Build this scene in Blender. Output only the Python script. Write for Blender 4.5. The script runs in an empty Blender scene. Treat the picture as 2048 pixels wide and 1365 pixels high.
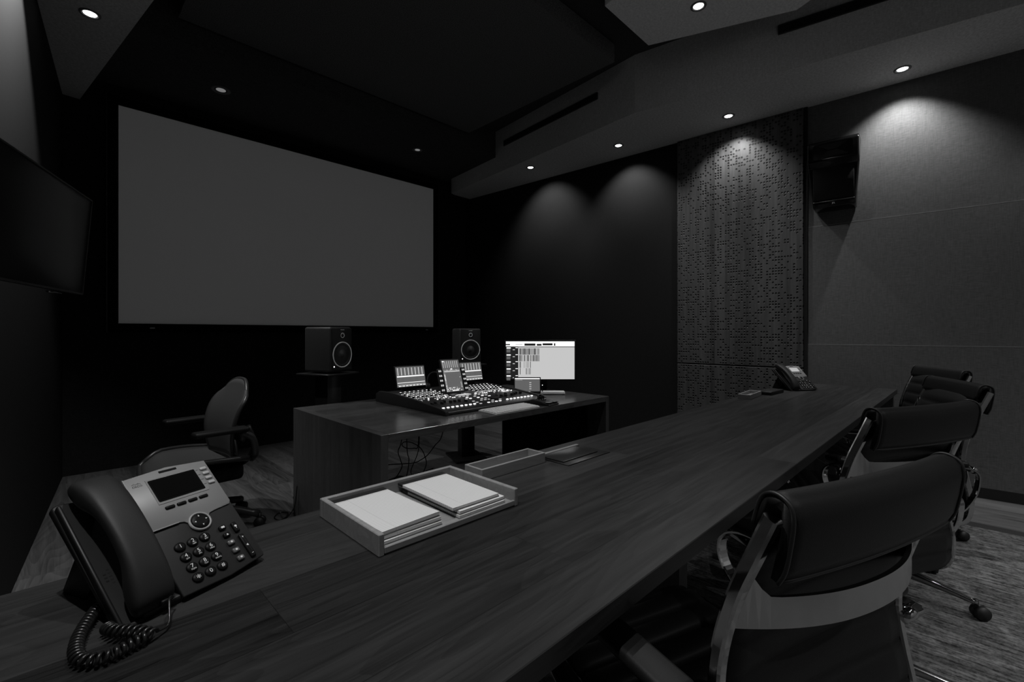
import bpy, bmesh, math, random
from mathutils import Vector, Matrix, Euler
random.seed(7)
PI = math.pi
S = bpy.context.scene
C = S.collection

# ------------------------------------------------------------------ camera
cam_d = bpy.data.cameras.new('camera')
cam = bpy.data.objects.new('camera', cam_d)
C.objects.link(cam)
cam_d.sensor_width = 36.0
cam_d.lens = 915.0/2048.0*36.0
cam_d.shift_y = -15.5/2048.0
cam_d.clip_start = 0.02
cam_d.clip_end = 60
cam.location = (0, 0, 1.17)
cam.rotation_euler = (PI/2, 0, math.radians(45.187-90))
S.camera = cam

# ------------------------------------------------------------------ world, exposure
w = bpy.data.worlds.new('world'); S.world = w; w.use_nodes = True
w.node_tree.nodes['Background'].inputs[0].default_value = (0.5, 0.5, 0.5, 1)
w.node_tree.nodes['Background'].inputs[1].default_value = 0.02
vs = S.view_settings
S.display_settings.display_device = 'sRGB'
vs.view_transform = 'Standard'; vs.look = 'None'; vs.gamma = 1.0; vs.use_curve_mapping = False
vs.exposure = 0.0
S.cycles.max_bounces = 8
S.cycles.diffuse_bounces = 5
S.cycles.glossy_bounces = 4
S.cycles.sample_clamp_indirect = 4.0

# lamp strengths (watts) - used by the downlight builder below
W_WALL = 17.0      # soffit downlights washing the side walls
W_CLOUD = 92.0     # downlights in the ceiling clouds
W_REAR_FILL = 185.0      # unseen fill lamps added over the rear of the room

# ------------------------------------------------------------------ materials
def nodes_of(m):
    m.use_nodes = True
    return m.node_tree, m.node_tree.nodes['Principled BSDF']

def mat(name, g, rough=0.5, metal=0.0, spec=0.5, noise=0.0, nscale=40, bump=0.0, bscale=200, coat=0.0):
    m = bpy.data.materials.new(name); nt, b = nodes_of(m); L = nt.links
    b.inputs['Base Color'].default_value = (g, g, g, 1)
    b.inputs['Roughness'].default_value = rough
    b.inputs['Metallic'].default_value = metal
    b.inputs['Specular IOR Level'].default_value = spec
    if coat: b.inputs['Coat Weight'].default_value = coat
    tc = nt.nodes.new('ShaderNodeTexCoord')
    if noise:
        n = nt.nodes.new('ShaderNodeTexNoise'); n.inputs['Scale'].default_value = nscale; n.inputs['Detail'].default_value = 4
        L.new(tc.outputs['Object'], n.inputs['Vector'])
        mr = nt.nodes.new('ShaderNodeMapRange')
        mr.inputs[1].default_value = 0.3; mr.inputs[2].default_value = 0.7
        mr.inputs[3].default_value = g*(1-noise); mr.inputs[4].default_value = g*(1+noise)
        L.new(n.outputs['Fac'], mr.inputs[0]); L.new(mr.outputs[0], b.inputs['Base Color'])
    if bump:
        n2 = nt.nodes.new('ShaderNodeTexNoise'); n2.inputs['Scale'].default_value = bscale; n2.inputs['Detail'].default_value = 3
        L.new(tc.outputs['Object'], n2.inputs['Vector'])
        bp = nt.nodes.new('ShaderNodeBump'); bp.inputs['Strength'].default_value = bump; bp.inputs['Distance'].default_value = 0.002
        L.new(n2.outputs['Fac'], bp.inputs['Height']); L.new(bp.outputs[0], b.inputs['Normal'])
    return m

def emis(name, g, s):
    m = bpy.data.materials.new(name); nt, b = nodes_of(m)
    b.inputs['Base Color'].default_value = (0.02, 0.02, 0.02, 1)
    b.inputs['Roughness'].default_value = 0.4
    b.inputs['Emission Color'].default_value = (g, g, g, 1)
    b.inputs['Emission Strength'].default_value = s
    return m

def math_n(nt, op, a=None, b=None, c=None):
    n = nt.nodes.new('ShaderNodeMath'); n.operation = op
    for i, v in enumerate((a, b, c)):
        if v is None: continue
        if isinstance(v, (int, float)): n.inputs[i].default_value = v
        else: nt.links.new(v, n.inputs[i])
    return n.outputs[0]

def wood(name, g0, g1, rough, axis='X', plank_w=0.15, plank_l=1.5, off=(0, 0, 0), vary=0.35, gscale=1.0, bump=0.05, spec=0.5, figure=0.14, seed=(38.974, 11.62), knots=False):
    """planks running along the given axis of the object, each with its own tone and grain"""
    m = bpy.data.materials.new(name); nt, b = nodes_of(m); L = nt.links; N = nt.nodes.new
    tc = N('ShaderNodeTexCoord'); sp = N('ShaderNodeSeparateXYZ')
    mp = N('ShaderNodeMapping'); mp.inputs['Location'].default_value = off
    L.new(tc.outputs['Object'], mp.inputs[0]); L.new(mp.outputs[0], sp.inputs[0])
    ax = {'X': (0, 1, 2), 'Y': (1, 0, 2), 'Z': (2, 1, 0)}[axis]
    al, ac, aw = (sp.outputs[i] for i in ax)
    row = math_n(nt, 'FLOOR', math_n(nt, 'DIVIDE', ac, plank_w))
    hsh = lambda v: math_n(nt, 'FRACT', math_n(nt, 'MULTIPLY', math_n(nt, 'SINE', v), 437.585))
    sh = math_n(nt, 'ADD', hsh(math_n(nt, 'MULTIPLY_ADD', row, 12.9898, seed[0])), math_n(nt, 'DIVIDE', al, plank_l))
    col = math_n(nt, 'FLOOR', sh)
    pv = hsh(math_n(nt, 'ADD', math_n(nt, 'MULTIPLY_ADD', row, 12.9898, seed[1]), math_n(nt, 'MULTIPLY', col, 78.233)))
    # grain coordinates: stretched along the plank and shifted per plank
    gv = N('ShaderNodeCombineXYZ')
    L.new(math_n(nt, 'MULTIPLY_ADD', al, 1.6*gscale, math_n(nt, 'MULTIPLY', pv, 37.0)), gv.inputs[0])
    L.new(math_n(nt, 'MULTIPLY', ac, 26*gscale), gv.inputs[1])
    L.new(math_n(nt, 'MULTIPLY', aw, 26*gscale), gv.inputs[2])
    n1 = N('ShaderNodeTexNoise'); n1.inputs['Scale'].default_value = 1.0; n1.inputs['Detail'].default_value = 6; n1.inputs['Roughness'].default_value = 0.62; n1.inputs['Distortion'].default_value = 0.6
    L.new(gv.outputs[0], n1.inputs['Vector'])
    gv2 = N('ShaderNodeCombineXYZ')
    L.new(math_n(nt, 'MULTIPLY', al, 6*gscale), gv2.inputs[0]); L.new(math_n(nt, 'MULTIPLY', ac, 240*gscale), gv2.inputs[1]); L.new(math_n(nt, 'MULTIPLY', aw, 240*gscale), gv2.inputs[2])
    n2 = N('ShaderNodeTexNoise'); n2.inputs['Scale'].default_value = 1.0; n2.inputs['Detail'].default_value = 3
    L.new(gv2.outputs[0], n2.inputs['Vector'])
    gr = math_n(nt, 'MULTIPLY_ADD', n2.outputs['Fac'], 0.3, math_n(nt, 'MULTIPLY', n1.outputs['Fac'], 0.7))
    fv = N('ShaderNodeCombineXYZ')
    L.new(math_n(nt, 'MULTIPLY_ADD', al, 0.9*gscale, math_n(nt, 'MULTIPLY', pv, 91.0)), fv.inputs[0])
    L.new(math_n(nt, 'MULTIPLY', ac, 5.5*gscale), fv.inputs[1]); L.new(math_n(nt, 'MULTIPLY', aw, 5.5*gscale), fv.inputs[2])
    n3 = N('ShaderNodeTexNoise'); n3.inputs['Scale'].default_value = 1.0; n3.inputs['Detail'].default_value = 1.5; L.new(fv.outputs[0], n3.inputs['Vector'])
    ringv = math_n(nt, 'FRACT', math_n(nt, 'MULTIPLY', n3.outputs['Fac'], 17.0))
    gr = math_n(nt, 'MULTIPLY_ADD', ringv, figure, math_n(nt, 'MULTIPLY_ADD', gr, 1.0-figure, 0.0))
    tone = math_n(nt, 'MULTIPLY_ADD', pv, vary, math_n(nt, 'MULTIPLY', gr, 1.0))
    mr = N('ShaderNodeMapRange'); mr.inputs[1].default_value = 0.33; mr.inputs[2].default_value = 0.67+vary
    mr.inputs[3].default_value = g0; mr.inputs[4].default_value = g1
    L.new(tone, mr.inputs[0])
    # thin dark joints
    fr = math_n(nt, 'FRACT', math_n(nt, 'DIVIDE', ac, plank_w))
    j1 = math_n(nt, 'LESS_THAN', fr, 0.0012/plank_w)
    j2 = math_n(nt, 'LESS_THAN', math_n(nt, 'FRACT', sh), 0.0012/plank_l)
    jj = math_n(nt, 'MAXIMUM', j1, j2)
    fac = math_n(nt, 'SUBTRACT', 1.0, math_n(nt, 'MULTIPLY', jj, 0.6))
    if knots:
        kv = N('ShaderNodeCombineXYZ'); L.new(math_n(nt, 'MULTIPLY', al, 1.7), kv.inputs[0]); L.new(math_n(nt, 'MULTIPLY', ac, 3.1), kv.inputs[1])
        vo = N('ShaderNodeTexVoronoi'); vo.inputs['Scale'].default_value = 1.0; L.new(kv.outputs[0], vo.inputs['Vector'])
        sc = N('ShaderNodeSeparateXYZ'); L.new(vo.outputs['Color'], sc.inputs[0])
        kr = N('ShaderNodeMapRange'); kr.inputs[1].default_value = 0.03; kr.inputs[2].default_value = 0.11; L.new(vo.outputs['Distance'], kr.inputs[0])
        km = math_n(nt, 'MULTIPLY', math_n(nt, 'SUBTRACT', 1.0, kr.outputs[0]), math_n(nt, 'GREATER_THAN', sc.outputs[0], 0.45))
        fac = math_n(nt, 'MULTIPLY', fac, math_n(nt, 'SUBTRACT', 1.0, math_n(nt, 'MULTIPLY', km, 0.75)))
    L.new(math_n(nt, 'MULTIPLY', mr.outputs[0], fac), b.inputs['Base Color'])
    rr = N('ShaderNodeMapRange'); rr.inputs[3].default_value = rough-0.06; rr.inputs[4].default_value = rough+0.1
    L.new(n1.outputs['Fac'], rr.inputs[0]); L.new(rr.outputs[0], b.inputs['Roughness'])
    b.inputs['Specular IOR Level'].default_value = spec
    bp = N('ShaderNodeBump'); bp.inputs['Strength'].default_value = bump; bp.inputs['Distance'].default_value = 0.001
    L.new(gr, bp.inputs['Height']); L.new(bp.outputs[0], b.inputs['Normal'])
    return m

def fabric(name, g, rough=0.9, contrast=0.25, thread=(30, 30, 420), bump=0.15):
    """stretched woven wall cloth: horizontal threads"""
    m = bpy.data.materials.new(name); nt, b = nodes_of(m); L = nt.links; N = nt.nodes.new
    tc = N('ShaderNodeTexCoord')
    mp = N('ShaderNodeMapping'); mp.inputs['Scale'].default_value = thread; L.new(tc.outputs['Object'], mp.inputs[0])
    n = N('ShaderNodeTexNoise'); n.inputs['Scale'].default_value = 1; n.inputs['Detail'].default_value = 3; L.new(mp.outputs[0], n.inputs['Vector'])
    mp2 = N('ShaderNodeMapping'); mp2.inputs['Scale'].default_value = (thread[2]*.6, thread[2]*.6, thread[0]*.5); L.new(tc.outputs['Object'], mp2.inputs[0])
    n2 = N('ShaderNodeTexNoise'); n2.inputs['Scale'].default_value = 1; n2.inputs['Detail'].default_value = 2; L.new(mp2.outputs[0], n2.inputs['Vector'])
    s = math_n(nt, 'MULTIPLY_ADD', n2.outputs['Fac'], 0.35, math_n(nt, 'MULTIPLY', n.outputs['Fac'], 0.65))
    mr = N('ShaderNodeMapRange'); mr.inputs[1].default_value = 0.35; mr.inputs[2].default_value = 0.65
    mr.inputs[3].default_value = g*(1-contrast); mr.inputs[4].default_value = g*(1+contrast)
    L.new(s, mr.inputs[0]); L.new(mr.outputs[0], b.inputs['Base Color'])
    b.inputs['Roughness'].default_value = rough; b.inputs['Specular IOR Level'].default_value = 0.2
    bp = N('ShaderNodeBump'); bp.inputs['Strength'].default_value = bump; bp.inputs['Distance'].default_value = 0.001
    L.new(s, bp.inputs['Height']); L.new(bp.outputs[0], b.inputs['Normal'])
    return m

def carpet_mat(name, g):
    m = bpy.data.materials.new(name); nt, b = nodes_of(m); L = nt.links; N = nt.nodes.new
    tc = N('ShaderNodeTexCoord')
    mp = N('ShaderNodeMapping'); mp.inputs['Scale'].default_value = (90, 7, 1); L.new(tc.outputs['Object'], mp.inputs[0])
    n = N('ShaderNodeTexNoise'); n.inputs['Scale'].default_value = 1; n.inputs['Detail'].default_value = 4; L.new(mp.outputs[0], n.inputs['Vector'])
    v = N('ShaderNodeTexNoise'); v.inputs['Scale'].default_value = 55; v.inputs['Detail'].default_value = 4; v.inputs['Roughness'].default_value = 0.7; L.new(tc.outputs['Object'], v.inputs['Vector'])
    v2 = N('ShaderNodeTexNoise'); v2.inputs['Scale'].default_value = 13; v2.inputs['Detail'].default_value = 2; L.new(tc.outputs['Object'], v2.inputs['Vector'])
    s = math_n(nt, 'MULTIPLY_ADD', n.outputs['Fac'], 0.45, math_n(nt, 'MULTIPLY', v.outputs['Fac'], 0.4))
    s = math_n(nt, 'MULTIPLY_ADD', v2.outputs['Fac'], 0.15, s)
    mr = N('ShaderNodeMapRange'); mr.inputs[1].default_value = 0.38; mr.inputs[2].default_value = 0.62
    mr.inputs[3].default_value = g*0.1; mr.inputs[4].default_value = g*1.9
    L.new(s, mr.inputs[0]); L.new(mr.outputs[0], b.inputs['Base Color'])
    b.inputs['Roughness'].default_value = 0.95; b.inputs['Specular IOR Level'].default_value = 0.1
    bp = N('ShaderNodeBump'); bp.inputs['Strength'].default_value = 0.6; bp.inputs['Distance'].default_value = 0.004
    L.new(s, bp.inputs['Height']); L.new(bp.outputs[0], b.inputs['Normal'])
    return m

def perforated_mat(name, pitch_y, pitch_z, hole_r):
    """veneered panel drilled with a random pattern of small holes on a square grid (object y, z)"""
    m = bpy.data.materials.new(name); nt, b = nodes_of(m); L = nt.links; N = nt.nodes.new
    tc = N('ShaderNodeTexCoord'); sp = N('ShaderNodeSeparateXYZ'); L.new(tc.outputs['Object'], sp.inputs[0])
    uy = math_n(nt, 'DIVIDE', sp.outputs[1], pitch_y); uz = math_n(nt, 'DIVIDE', sp.outputs[2], pitch_z)
    cy = math_n(nt, 'FLOOR', uy); cz = math_n(nt, 'FLOOR', uz)
    fy = math_n(nt, 'MULTIPLY', math_n(nt, 'SUBTRACT', math_n(nt, 'FRACT', uy), 0.5), pitch_y)
    fz = math_n(nt, 'MULTIPLY', math_n(nt, 'SUBTRACT', math_n(nt, 'FRACT', uz), 0.5), pitch_z)
    d = math_n(nt, 'SQRT', math_n(nt, 'ADD', math_n(nt, 'POWER', fy, 2.0), math_n(nt, 'POWER', fz, 2.0)))
    cv = N('ShaderNodeCombineXYZ'); L.new(cy, cv.inputs[0]); L.new(cz, cv.inputs[1])
    wn = N('ShaderNodeTexWhiteNoise'); wn.noise_dimensions = '2D'; L.new(cv.outputs[0], wn.inputs['Vector'])
    ns = N('ShaderNodeTexNoise'); ns.inputs['Scale'].default_value = 0.42; ns.inputs['Detail'].default_value = 1; L.new(cv.outputs[0], ns.inputs['Vector'])
    r = math_n(nt, 'MULTIPLY_ADD', ns.outputs['Fac'], 1.5, wn.outputs['Value'])
    on = math_n(nt, 'GREATER_THAN', r, 1.31)
    hole = math_n(nt, 'MULTIPLY', math_n(nt, 'LESS_THAN', d, hole_r), on)
    # vertical veneer strips
    rowv = math_n(nt, 'FLOOR', math_n(nt, 'DIVIDE', sp.outputs[1], 0.045))
    w1 = N('ShaderNodeTexWhiteNoise'); w1.noise_dimensions = '1D'; L.new(rowv, w1.inputs['W'])
    gv = N('ShaderNodeCombineXYZ'); L.new(math_n(nt, 'MULTIPLY', sp.outputs[1], 55.0), gv.inputs[0]); L.new(math_n(nt, 'MULTIPLY', sp.outputs[2], 2.2), gv.inputs[1]); L.new(math_n(nt, 'MULTIPLY', w1.outputs['Value'], 9.0), gv.inputs[2])
    n1 = N('ShaderNodeTexNoise'); n1.inputs['Scale'].default_value = 1; n1.inputs['Detail'].default_value = 4; L.new(gv.outputs[0], n1.inputs['Vector'])
    tone = math_n(nt, 'MULTIPLY_ADD', w1.outputs['Value'], 0.45, n1.outputs['Fac'])
    mr = N('ShaderNodeMapRange'); mr.inputs[1].default_value = 0.35; mr.inputs[2].default_value = 1.1; mr.inputs[3].default_value = 0.040; mr.inputs[4].default_value = 0.095
    L.new(tone, mr.inputs[0])
    mx = N('ShaderNodeMix'); mx.data_type = 'FLOAT'; L.new(hole, mx.inputs[0]); L.new(mr.outputs[0], mx.inputs[2]); mx.inputs[3].default_value = 0.004
    L.new(mx.outputs[0], b.inputs['Base Color'])
    b.inputs['Roughness'].default_value = 0.42; b.inputs['Specular IOR Level'].default_value = 0.35
    sm = N('ShaderNodeMapRange'); sm.inputs[1].default_value = hole_r*0.7; sm.inputs[2].default_value = hole_r*1.15; sm.inputs[3].default_value = 0; sm.inputs[4].default_value = 1; L.new(d, sm.inputs[0])
    h = math_n(nt, 'MAXIMUM', sm.outputs[0], math_n(nt, 'SUBTRACT', 1.0, on))
    bp = N('ShaderNodeBump'); bp.inputs['Strength'].default_value = 1.0; bp.inputs['Distance'].default_value = 0.006
    L.new(h, bp.inputs['Height']); L.new(bp.outputs[0], b.inputs['Normal'])
    return m

def paper_mat(name, g):
    """ruled writing paper: rules across (object y), margin rule along x"""
    m = bpy.data.materials.new(name); nt, b = nodes_of(m); L = nt.links; N = nt.nodes.new
    tc = N('ShaderNodeTexCoord'); sp = N('ShaderNodeSeparateXYZ'); L.new(tc.outputs['Object'], sp.inputs[0])
    f = math_n(nt, 'FRACT', math_n(nt, 'DIVIDE', sp.outputs[1], 0.0074))
    ln = math_n(nt, 'LESS_THAN', f, 0.16)
    mg = math_n(nt, 'LESS_THAN', math_n(nt, 'ABSOLUTE', math_n(nt, 'ADD', sp.outputs[0], 0.037)), 0.0005)
    k = math_n(nt, 'MAXIMUM', math_n(nt, 'MULTIPLY', ln, 0.35), math_n(nt, 'MULTIPLY', mg, 0.25))
    L.new(math_n(nt, 'MULTIPLY', math_n(nt, 'SUBTRACT', 1.0, k), g), b.inputs['Base Color'])
    b.inputs['Roughness'].default_value = 0.8; b.inputs['Specular IOR Level'].default_value = 0.2
    return m

def mesh_fabric(name, g):
    m = mat(name, g, 0.6, bump=0.5, bscale=900)
    return m

M = {}
M['wall_light'] = fabric('light_wall_cloth', 0.095)
M['wall_pale'] = fabric('rear_wall_cloth', 0.5)  # unseen rear wall, kept pale so it bounces light into the room
M['wall_dark'] = fabric('dark_wall_cloth', 0.010, contrast=0.2)
M['wall_black'] = fabric('black_stretched_cloth', 0.012, contrast=0.4)
M['soffit'] = fabric('soffit_cloth', 0.55, contrast=0.18, thread=(60, 60, 200))
M['cloud'] = fabric('cloud_cloth', 0.85, contrast=0.12, thread=(60, 60, 200))
M['ceiling'] = mat('black_ceiling', 0.06, 0.95, spec=0.1, noise=0.4, nscale=150)
M['dark_cloud'] = mat('dark_cloud_cloth', 0.13, 0.95, spec=0.1, noise=0.5, nscale=160)
M['floor'] = wood('oak_floor', 0.02, 0.17, 0.42, 'Y', 0.19, 1.8, off=(0.137, 0.07, 0), vary=0.3, seed=(3.1, 20.7))
M['seam'] = mat('pale_joint', 0.22, 0.6)  # highlight along the panel edges, put in as a pale strip
M['base'] = mat('black_baseboard', 0.008, 0.45)
M['carpet'] = carpet_mat('grey_carpet', 0.105)
M['binding'] = mat('carpet_binding', 0.02, 0.9)
M['perf'] = perforated_mat('perforated_veneer', 0.0232, 0.0245, 0.0077)
M['table'] = wood('walnut_table', 0.001, 0.044, 0.36, 'X', 0.1535, 1.9, off=(0.62, 0.0975, 0), vary=0.40, spec=0.28, figure=0.10, gscale=1.5, knots=True)
M['table_leg'] = wood('walnut_end', 0.02, 0.06, 0.4, 'Z', 0.1535, 1.9)
M['desk'] = wood('walnut_desk', 0.03, 0.11, 0.22, 'X', 0.16, 2.4, off=(0.2, 0.03, 0), vary=0.3, spec=0.5)
M['desk_side'] = wood('walnut_desk_side', 0.03, 0.075, 0.4, 'Z', 0.12, 2.0, vary=0.35)
M['tray'] = wood('pale_tray', 0.20, 0.30, 0.5, 'X', 1.0, 50.0, off=(3.0, 0.5, 0.0), vary=0.05, gscale=1.5, bump=0.02)
M['paper'] = paper_mat('ruled_paper', 0.7)
M['paper_edge'] = mat('paper_edge', 0.6, 0.8, spec=0.2)
M['card'] = mat('grey_card', 0.09, 0.8)
M['binding_tape'] = mat('pad_binding', 0.012, 0.5)
M['print'] = mat('pale_print', 0.5, 0.6)
M['screen'] = mat('projection_fabric', 0.75, 0.85, spec=0.2)
M['velvet'] = mat('black_velvet', 0.003, 0.95, spec=0.05)
M['frame_edge'] = mat('frame_edge', 0.03, 0.4)
M['plastic'] = mat('black_plastic', 0.022, 0.48, spec=0.2, bump=0.05, bscale=700)
M['plastic_dark'] = mat('dark_plastic', 0.008, 0.45, spec=0.3)
M['plastic_gloss'] = mat('glossy_black', 0.006, 0.12)
M['phone_plate'] = mat('phone_grey_plate', 0.22, 0.42, spec=0.4)
M['phone_ring'] = mat('phone_light_trim', 0.3, 0.35)
M['key'] = mat('black_key', 0.008, 0.4, spec=0.1)
M['key_grey'] = mat('grey_key', 0.10, 0.35)
M['key_pale'] = mat('pale_key', 0.42, 0.4)
M['legend'] = mat('white_legend', 0.75, 0.6)
M['legend_dim'] = mat('dark_legend', 0.06, 0.6)
M['lcd'] = mat('lcd_off', 0.005, 0.1, spec=0.15)
M['lcd_on'] = emis('lcd_lit', 0.8, 0.55)
M['cord'] = mat('black_cord', 0.012, 0.25)
M['leather'] = mat('black_leather', 0.009, 0.5, spec=0.22, bump=0.12, bscale=500)
M['leather_seam'] = mat('leather_piping', 0.008, 0.5)
M['chrome'] = mat('chrome', 0.45, 0.08, metal=1.0)
M['satin'] = mat('satin_aluminium', 0.42, 0.16, metal=1.0)
M['rubber'] = mat('black_rubber', 0.01, 0.55)
M['aeron_frame'] = mat('graphite_frame', 0.03, 0.35)
M['aeron_mesh'] = mesh_fabric('pellicle_mesh', 0.045)
M['speaker'] = mat('speaker_black', 0.035, 0.5, bump=0.1, bscale=500)
M['speaker_face'] = mat('speaker_baffle', 0.014, 0.35)
M['cone'] = mat('speaker_cone', 0.03, 0.55)
M['ring'] = mat('pale_ring', 0.95, 0.35)
M['grille'] = mat('speaker_grille', 0.004, 0.8, spec=0.2, bump=0.4, bscale=900)
M['steel'] = mat('black_steel', 0.015, 0.35)
M['tv'] = mat('tv_panel', 0.09, 0.28, spec=0.6)
M['bezel'] = mat('tv_bezel', 0.02, 0.3)
M['led'] = emis('white_led', 1.0, 2.0)
M['led_dim'] = emis('dim_led', 0.8, 0.7)
M['lamp_on'] = emis('lamp_lit', 1.0, 9.0)
M['lamp_off'] = emis('lamp_glimmer', 1.0, 0.16)  # lens has a faint glow of its own
M['lamp_trim'] = mat('lamp_trim', 0.14, 0.5)
M['reflector'] = mat('lamp_reflector', 0.5, 0.2, metal=1.0)
M['console'] = mat('console_black', 0.016, 0.42)
M['glass'] = mat('screen_glass', 0.006, 0.15)
M['e_white'] = emis('ui_white', 1.0, 1.1)
M['e_light'] = emis('ui_light', 0.62, 0.9)
M['e_mid'] = emis('ui_mid', 0.16, 0.7)
M['e_grey'] = emis('ui_grey', 0.13, 0.9)
M['e_dark'] = emis('ui_dark', 0.012, 1.0)
M['alu_key'] = mat('aluminium_keyboard', 0.7, 0.45)
M['white_key'] = mat('keyboard_keys', 0.8, 0.5)
M['slot'] = mat('slot_void', 0.002, 0.9)

# ------------------------------------------------------------------ mesh helpers
def bm_new(): return bmesh.new()

def put(bm, tb, mtx=None, mi=0, smooth=False):
    if mtx is not None: bmesh.ops.transform(tb, matrix=mtx, verts=tb.verts)
    for f in tb.faces:
        f.material_index = mi
        if smooth: f.smooth = True
    me = bpy.data.meshes.new('tmp'); tb.to_mesh(me); tb.free()
    bm.from_mesh(me); bpy.data.meshes.remove(me)

def T(x=0, y=0, z=0): return Matrix.Translation((x, y, z))
def R(a, ax): return Matrix.Rotation(math.radians(a), 4, ax)

def box(bm, c, s, r=0.0, seg=2, mtx=None, mi=0, smooth=None):
    tb = bmesh.new(); bmesh.ops.create_cube(tb, size=1.0)
    bmesh.ops.scale(tb, vec=s, verts=tb.verts)
    if r > 0:
        bmesh.ops.bevel(tb, geom=list(tb.edges), offset=min(r, min(s)*0.49), segments=seg, profile=0.5, affect='EDGES')
    bmesh.ops.translate(tb, vec=c, verts=tb.verts)
    put(bm, tb, mtx, mi, r > 0 if smooth is None else smooth)

def prism(bm, poly, axis, a, b, mtx=None, mi=0, r=0.0, seg=2):
    """extrude a polygon: axis 'x' -> poly is (y,z); 'y' -> (x,z); 'z' -> (x,y)"""
    tb = bmesh.new()
    def P(p, t):
        return {'x': (t, p[0], p[1]), 'y': (p[0], t, p[1]), 'z': (p[0], p[1], t)}[axis]
    va = [tb.verts.new(P(p, a)) for p in poly]; vb = [tb.verts.new(P(p, b)) for p in poly]
    n = len(poly)
    tb.faces.new(va); tb.faces.new(vb[::-1])
    for i in range(n):
        tb.faces.new((va[i], vb[i], vb[(i+1) % n], va[(i+1) % n]))
    bmesh.ops.recalc_face_normals(tb, faces=tb.faces)
    if r > 0:
        bmesh.ops.bevel(tb, geom=list(tb.edges), offset=r, segments=seg, profile=0.5, affect='EDGES')
    put(bm, tb, mtx, mi, r > 0)

def lathe(bm, prof, n=24, mtx=None, mi=0, smooth=True, cap=True):
    """prof: (radius, z) pairs round z"""
    tb = bmesh.new(); rings = []
    for (r, z) in prof:
        if r < 1e-6: rings.append([tb.verts.new((0, 0, z))])
        else: rings.append([tb.verts.new((r*math.cos(2*PI*i/n), r*math.sin(2*PI*i/n), z)) for i in range(n)])
    for a, b in zip(rings, rings[1:]):
        for i in range(n):
            j = (i+1) % n
            if len(a) == 1 and len(b) == 1: continue
            if len(a) == 1: tb.faces.new((a[0], b[i], b[j]))
            elif len(b) == 1: tb.faces.new((a[i], b[0], a[j]))
            else: tb.faces.new((a[i], b[i], b[j], a[j]))
    if cap:
        for rg in (rings[0], rings[-1]):
            if len(rg) > 2: tb.faces.new(rg)
    bmesh.ops.recalc_face_normals(tb, faces=tb.faces)
    put(bm, tb, mtx, mi, smooth)

def cyl(bm, p, q, r0, r1=None, n=16, mi=0, smooth=True):
    p = Vector(p); q = Vector(q); d = q-p; r1 = r0 if r1 is None else r1
    q4 = d.to_track_quat('Z', 'Y').to_matrix().to_4x4()
    lathe(bm, [(r0, 0), (r1, d.length)], n, Matrix.Translation(p) @ q4, mi, smooth)

def ball(bm, c, r, mi=0, n=16, sc=(1, 1, 1)):
    tb = bmesh.new(); bmesh.ops.create_uvsphere(tb, u_segments=n, v_segments=n//2, radius=r)
    bmesh.ops.scale(tb, vec=sc, verts=tb.verts); bmesh.ops.translate(tb, vec=c, verts=tb.verts)
    put(bm, tb, None, mi, True)

def smooth_path(pts, sub=6, closed=False):
    P = [Vector(p) for p in pts]; out = []; n = len(P)
    rng = n if closed else n-1
    for i in range(rng):
        p1 = P[i]; p2 = P[(i+1) % n]
        p0 = P[i-1] if (i > 0 or closed) else p1*2-p2
        p3 = P[(i+2) % n] if (i+2 < n or closed) else p2*2-p1
        for k in range(sub):
            t = k/sub
            out.append(0.5*((2*p1)+(-p0+p2)*t+(2*p0-5*p1+4*p2-p3)*t*t+(-p0+3*p1-3*p2+p3)*t**3))
    if not closed: out.append(P[-1])
    return out

def tube(bm, pts, r, n=8, mi=0, sub=0, closed=False, radii=None):
    P = smooth_path(pts, sub, closed) if sub else [Vector(p) for p in pts]
    tb = bmesh.new(); rings = []; up = None; m = len(P)
    for i, p in enumerate(P):
        a = P[(i-1) % m] if (i > 0 or closed) else p; b = P[(i+1) % m] if (i < m-1 or closed) else p
        t = (b-a).normalized()
        if up is None: up = Vector((0, 0, 1)) if abs(t.z) < 0.9 else Vector((1, 0, 0))
        s = t.cross(up)
        if s.length < 1e-6: s = t.orthogonal()
        s.normalize(); up = s.cross(t).normalized()
        rr = r if radii is None else radii[min(i*len(radii)//m, len(radii)-1)]
        rings.append([tb.verts.new(p+(s*math.cos(2*PI*k/n)+up*math.sin(2*PI*k/n))*rr) for k in range(n)])
    pairs = list(zip(rings, rings[1:])) + ([(rings[-1], rings[0])] if closed else [])
    for a, b in pairs:
        for k in range(n): tb.faces.new((a[k], a[(k+1) % n], b[(k+1) % n], b[k]))
    if not closed:
        tb.faces.new(rings[0]); tb.faces.new(rings[-1])
    bmesh.ops.recalc_face_normals(tb, faces=tb.faces)
    put(bm, tb, None, mi, True)

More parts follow.
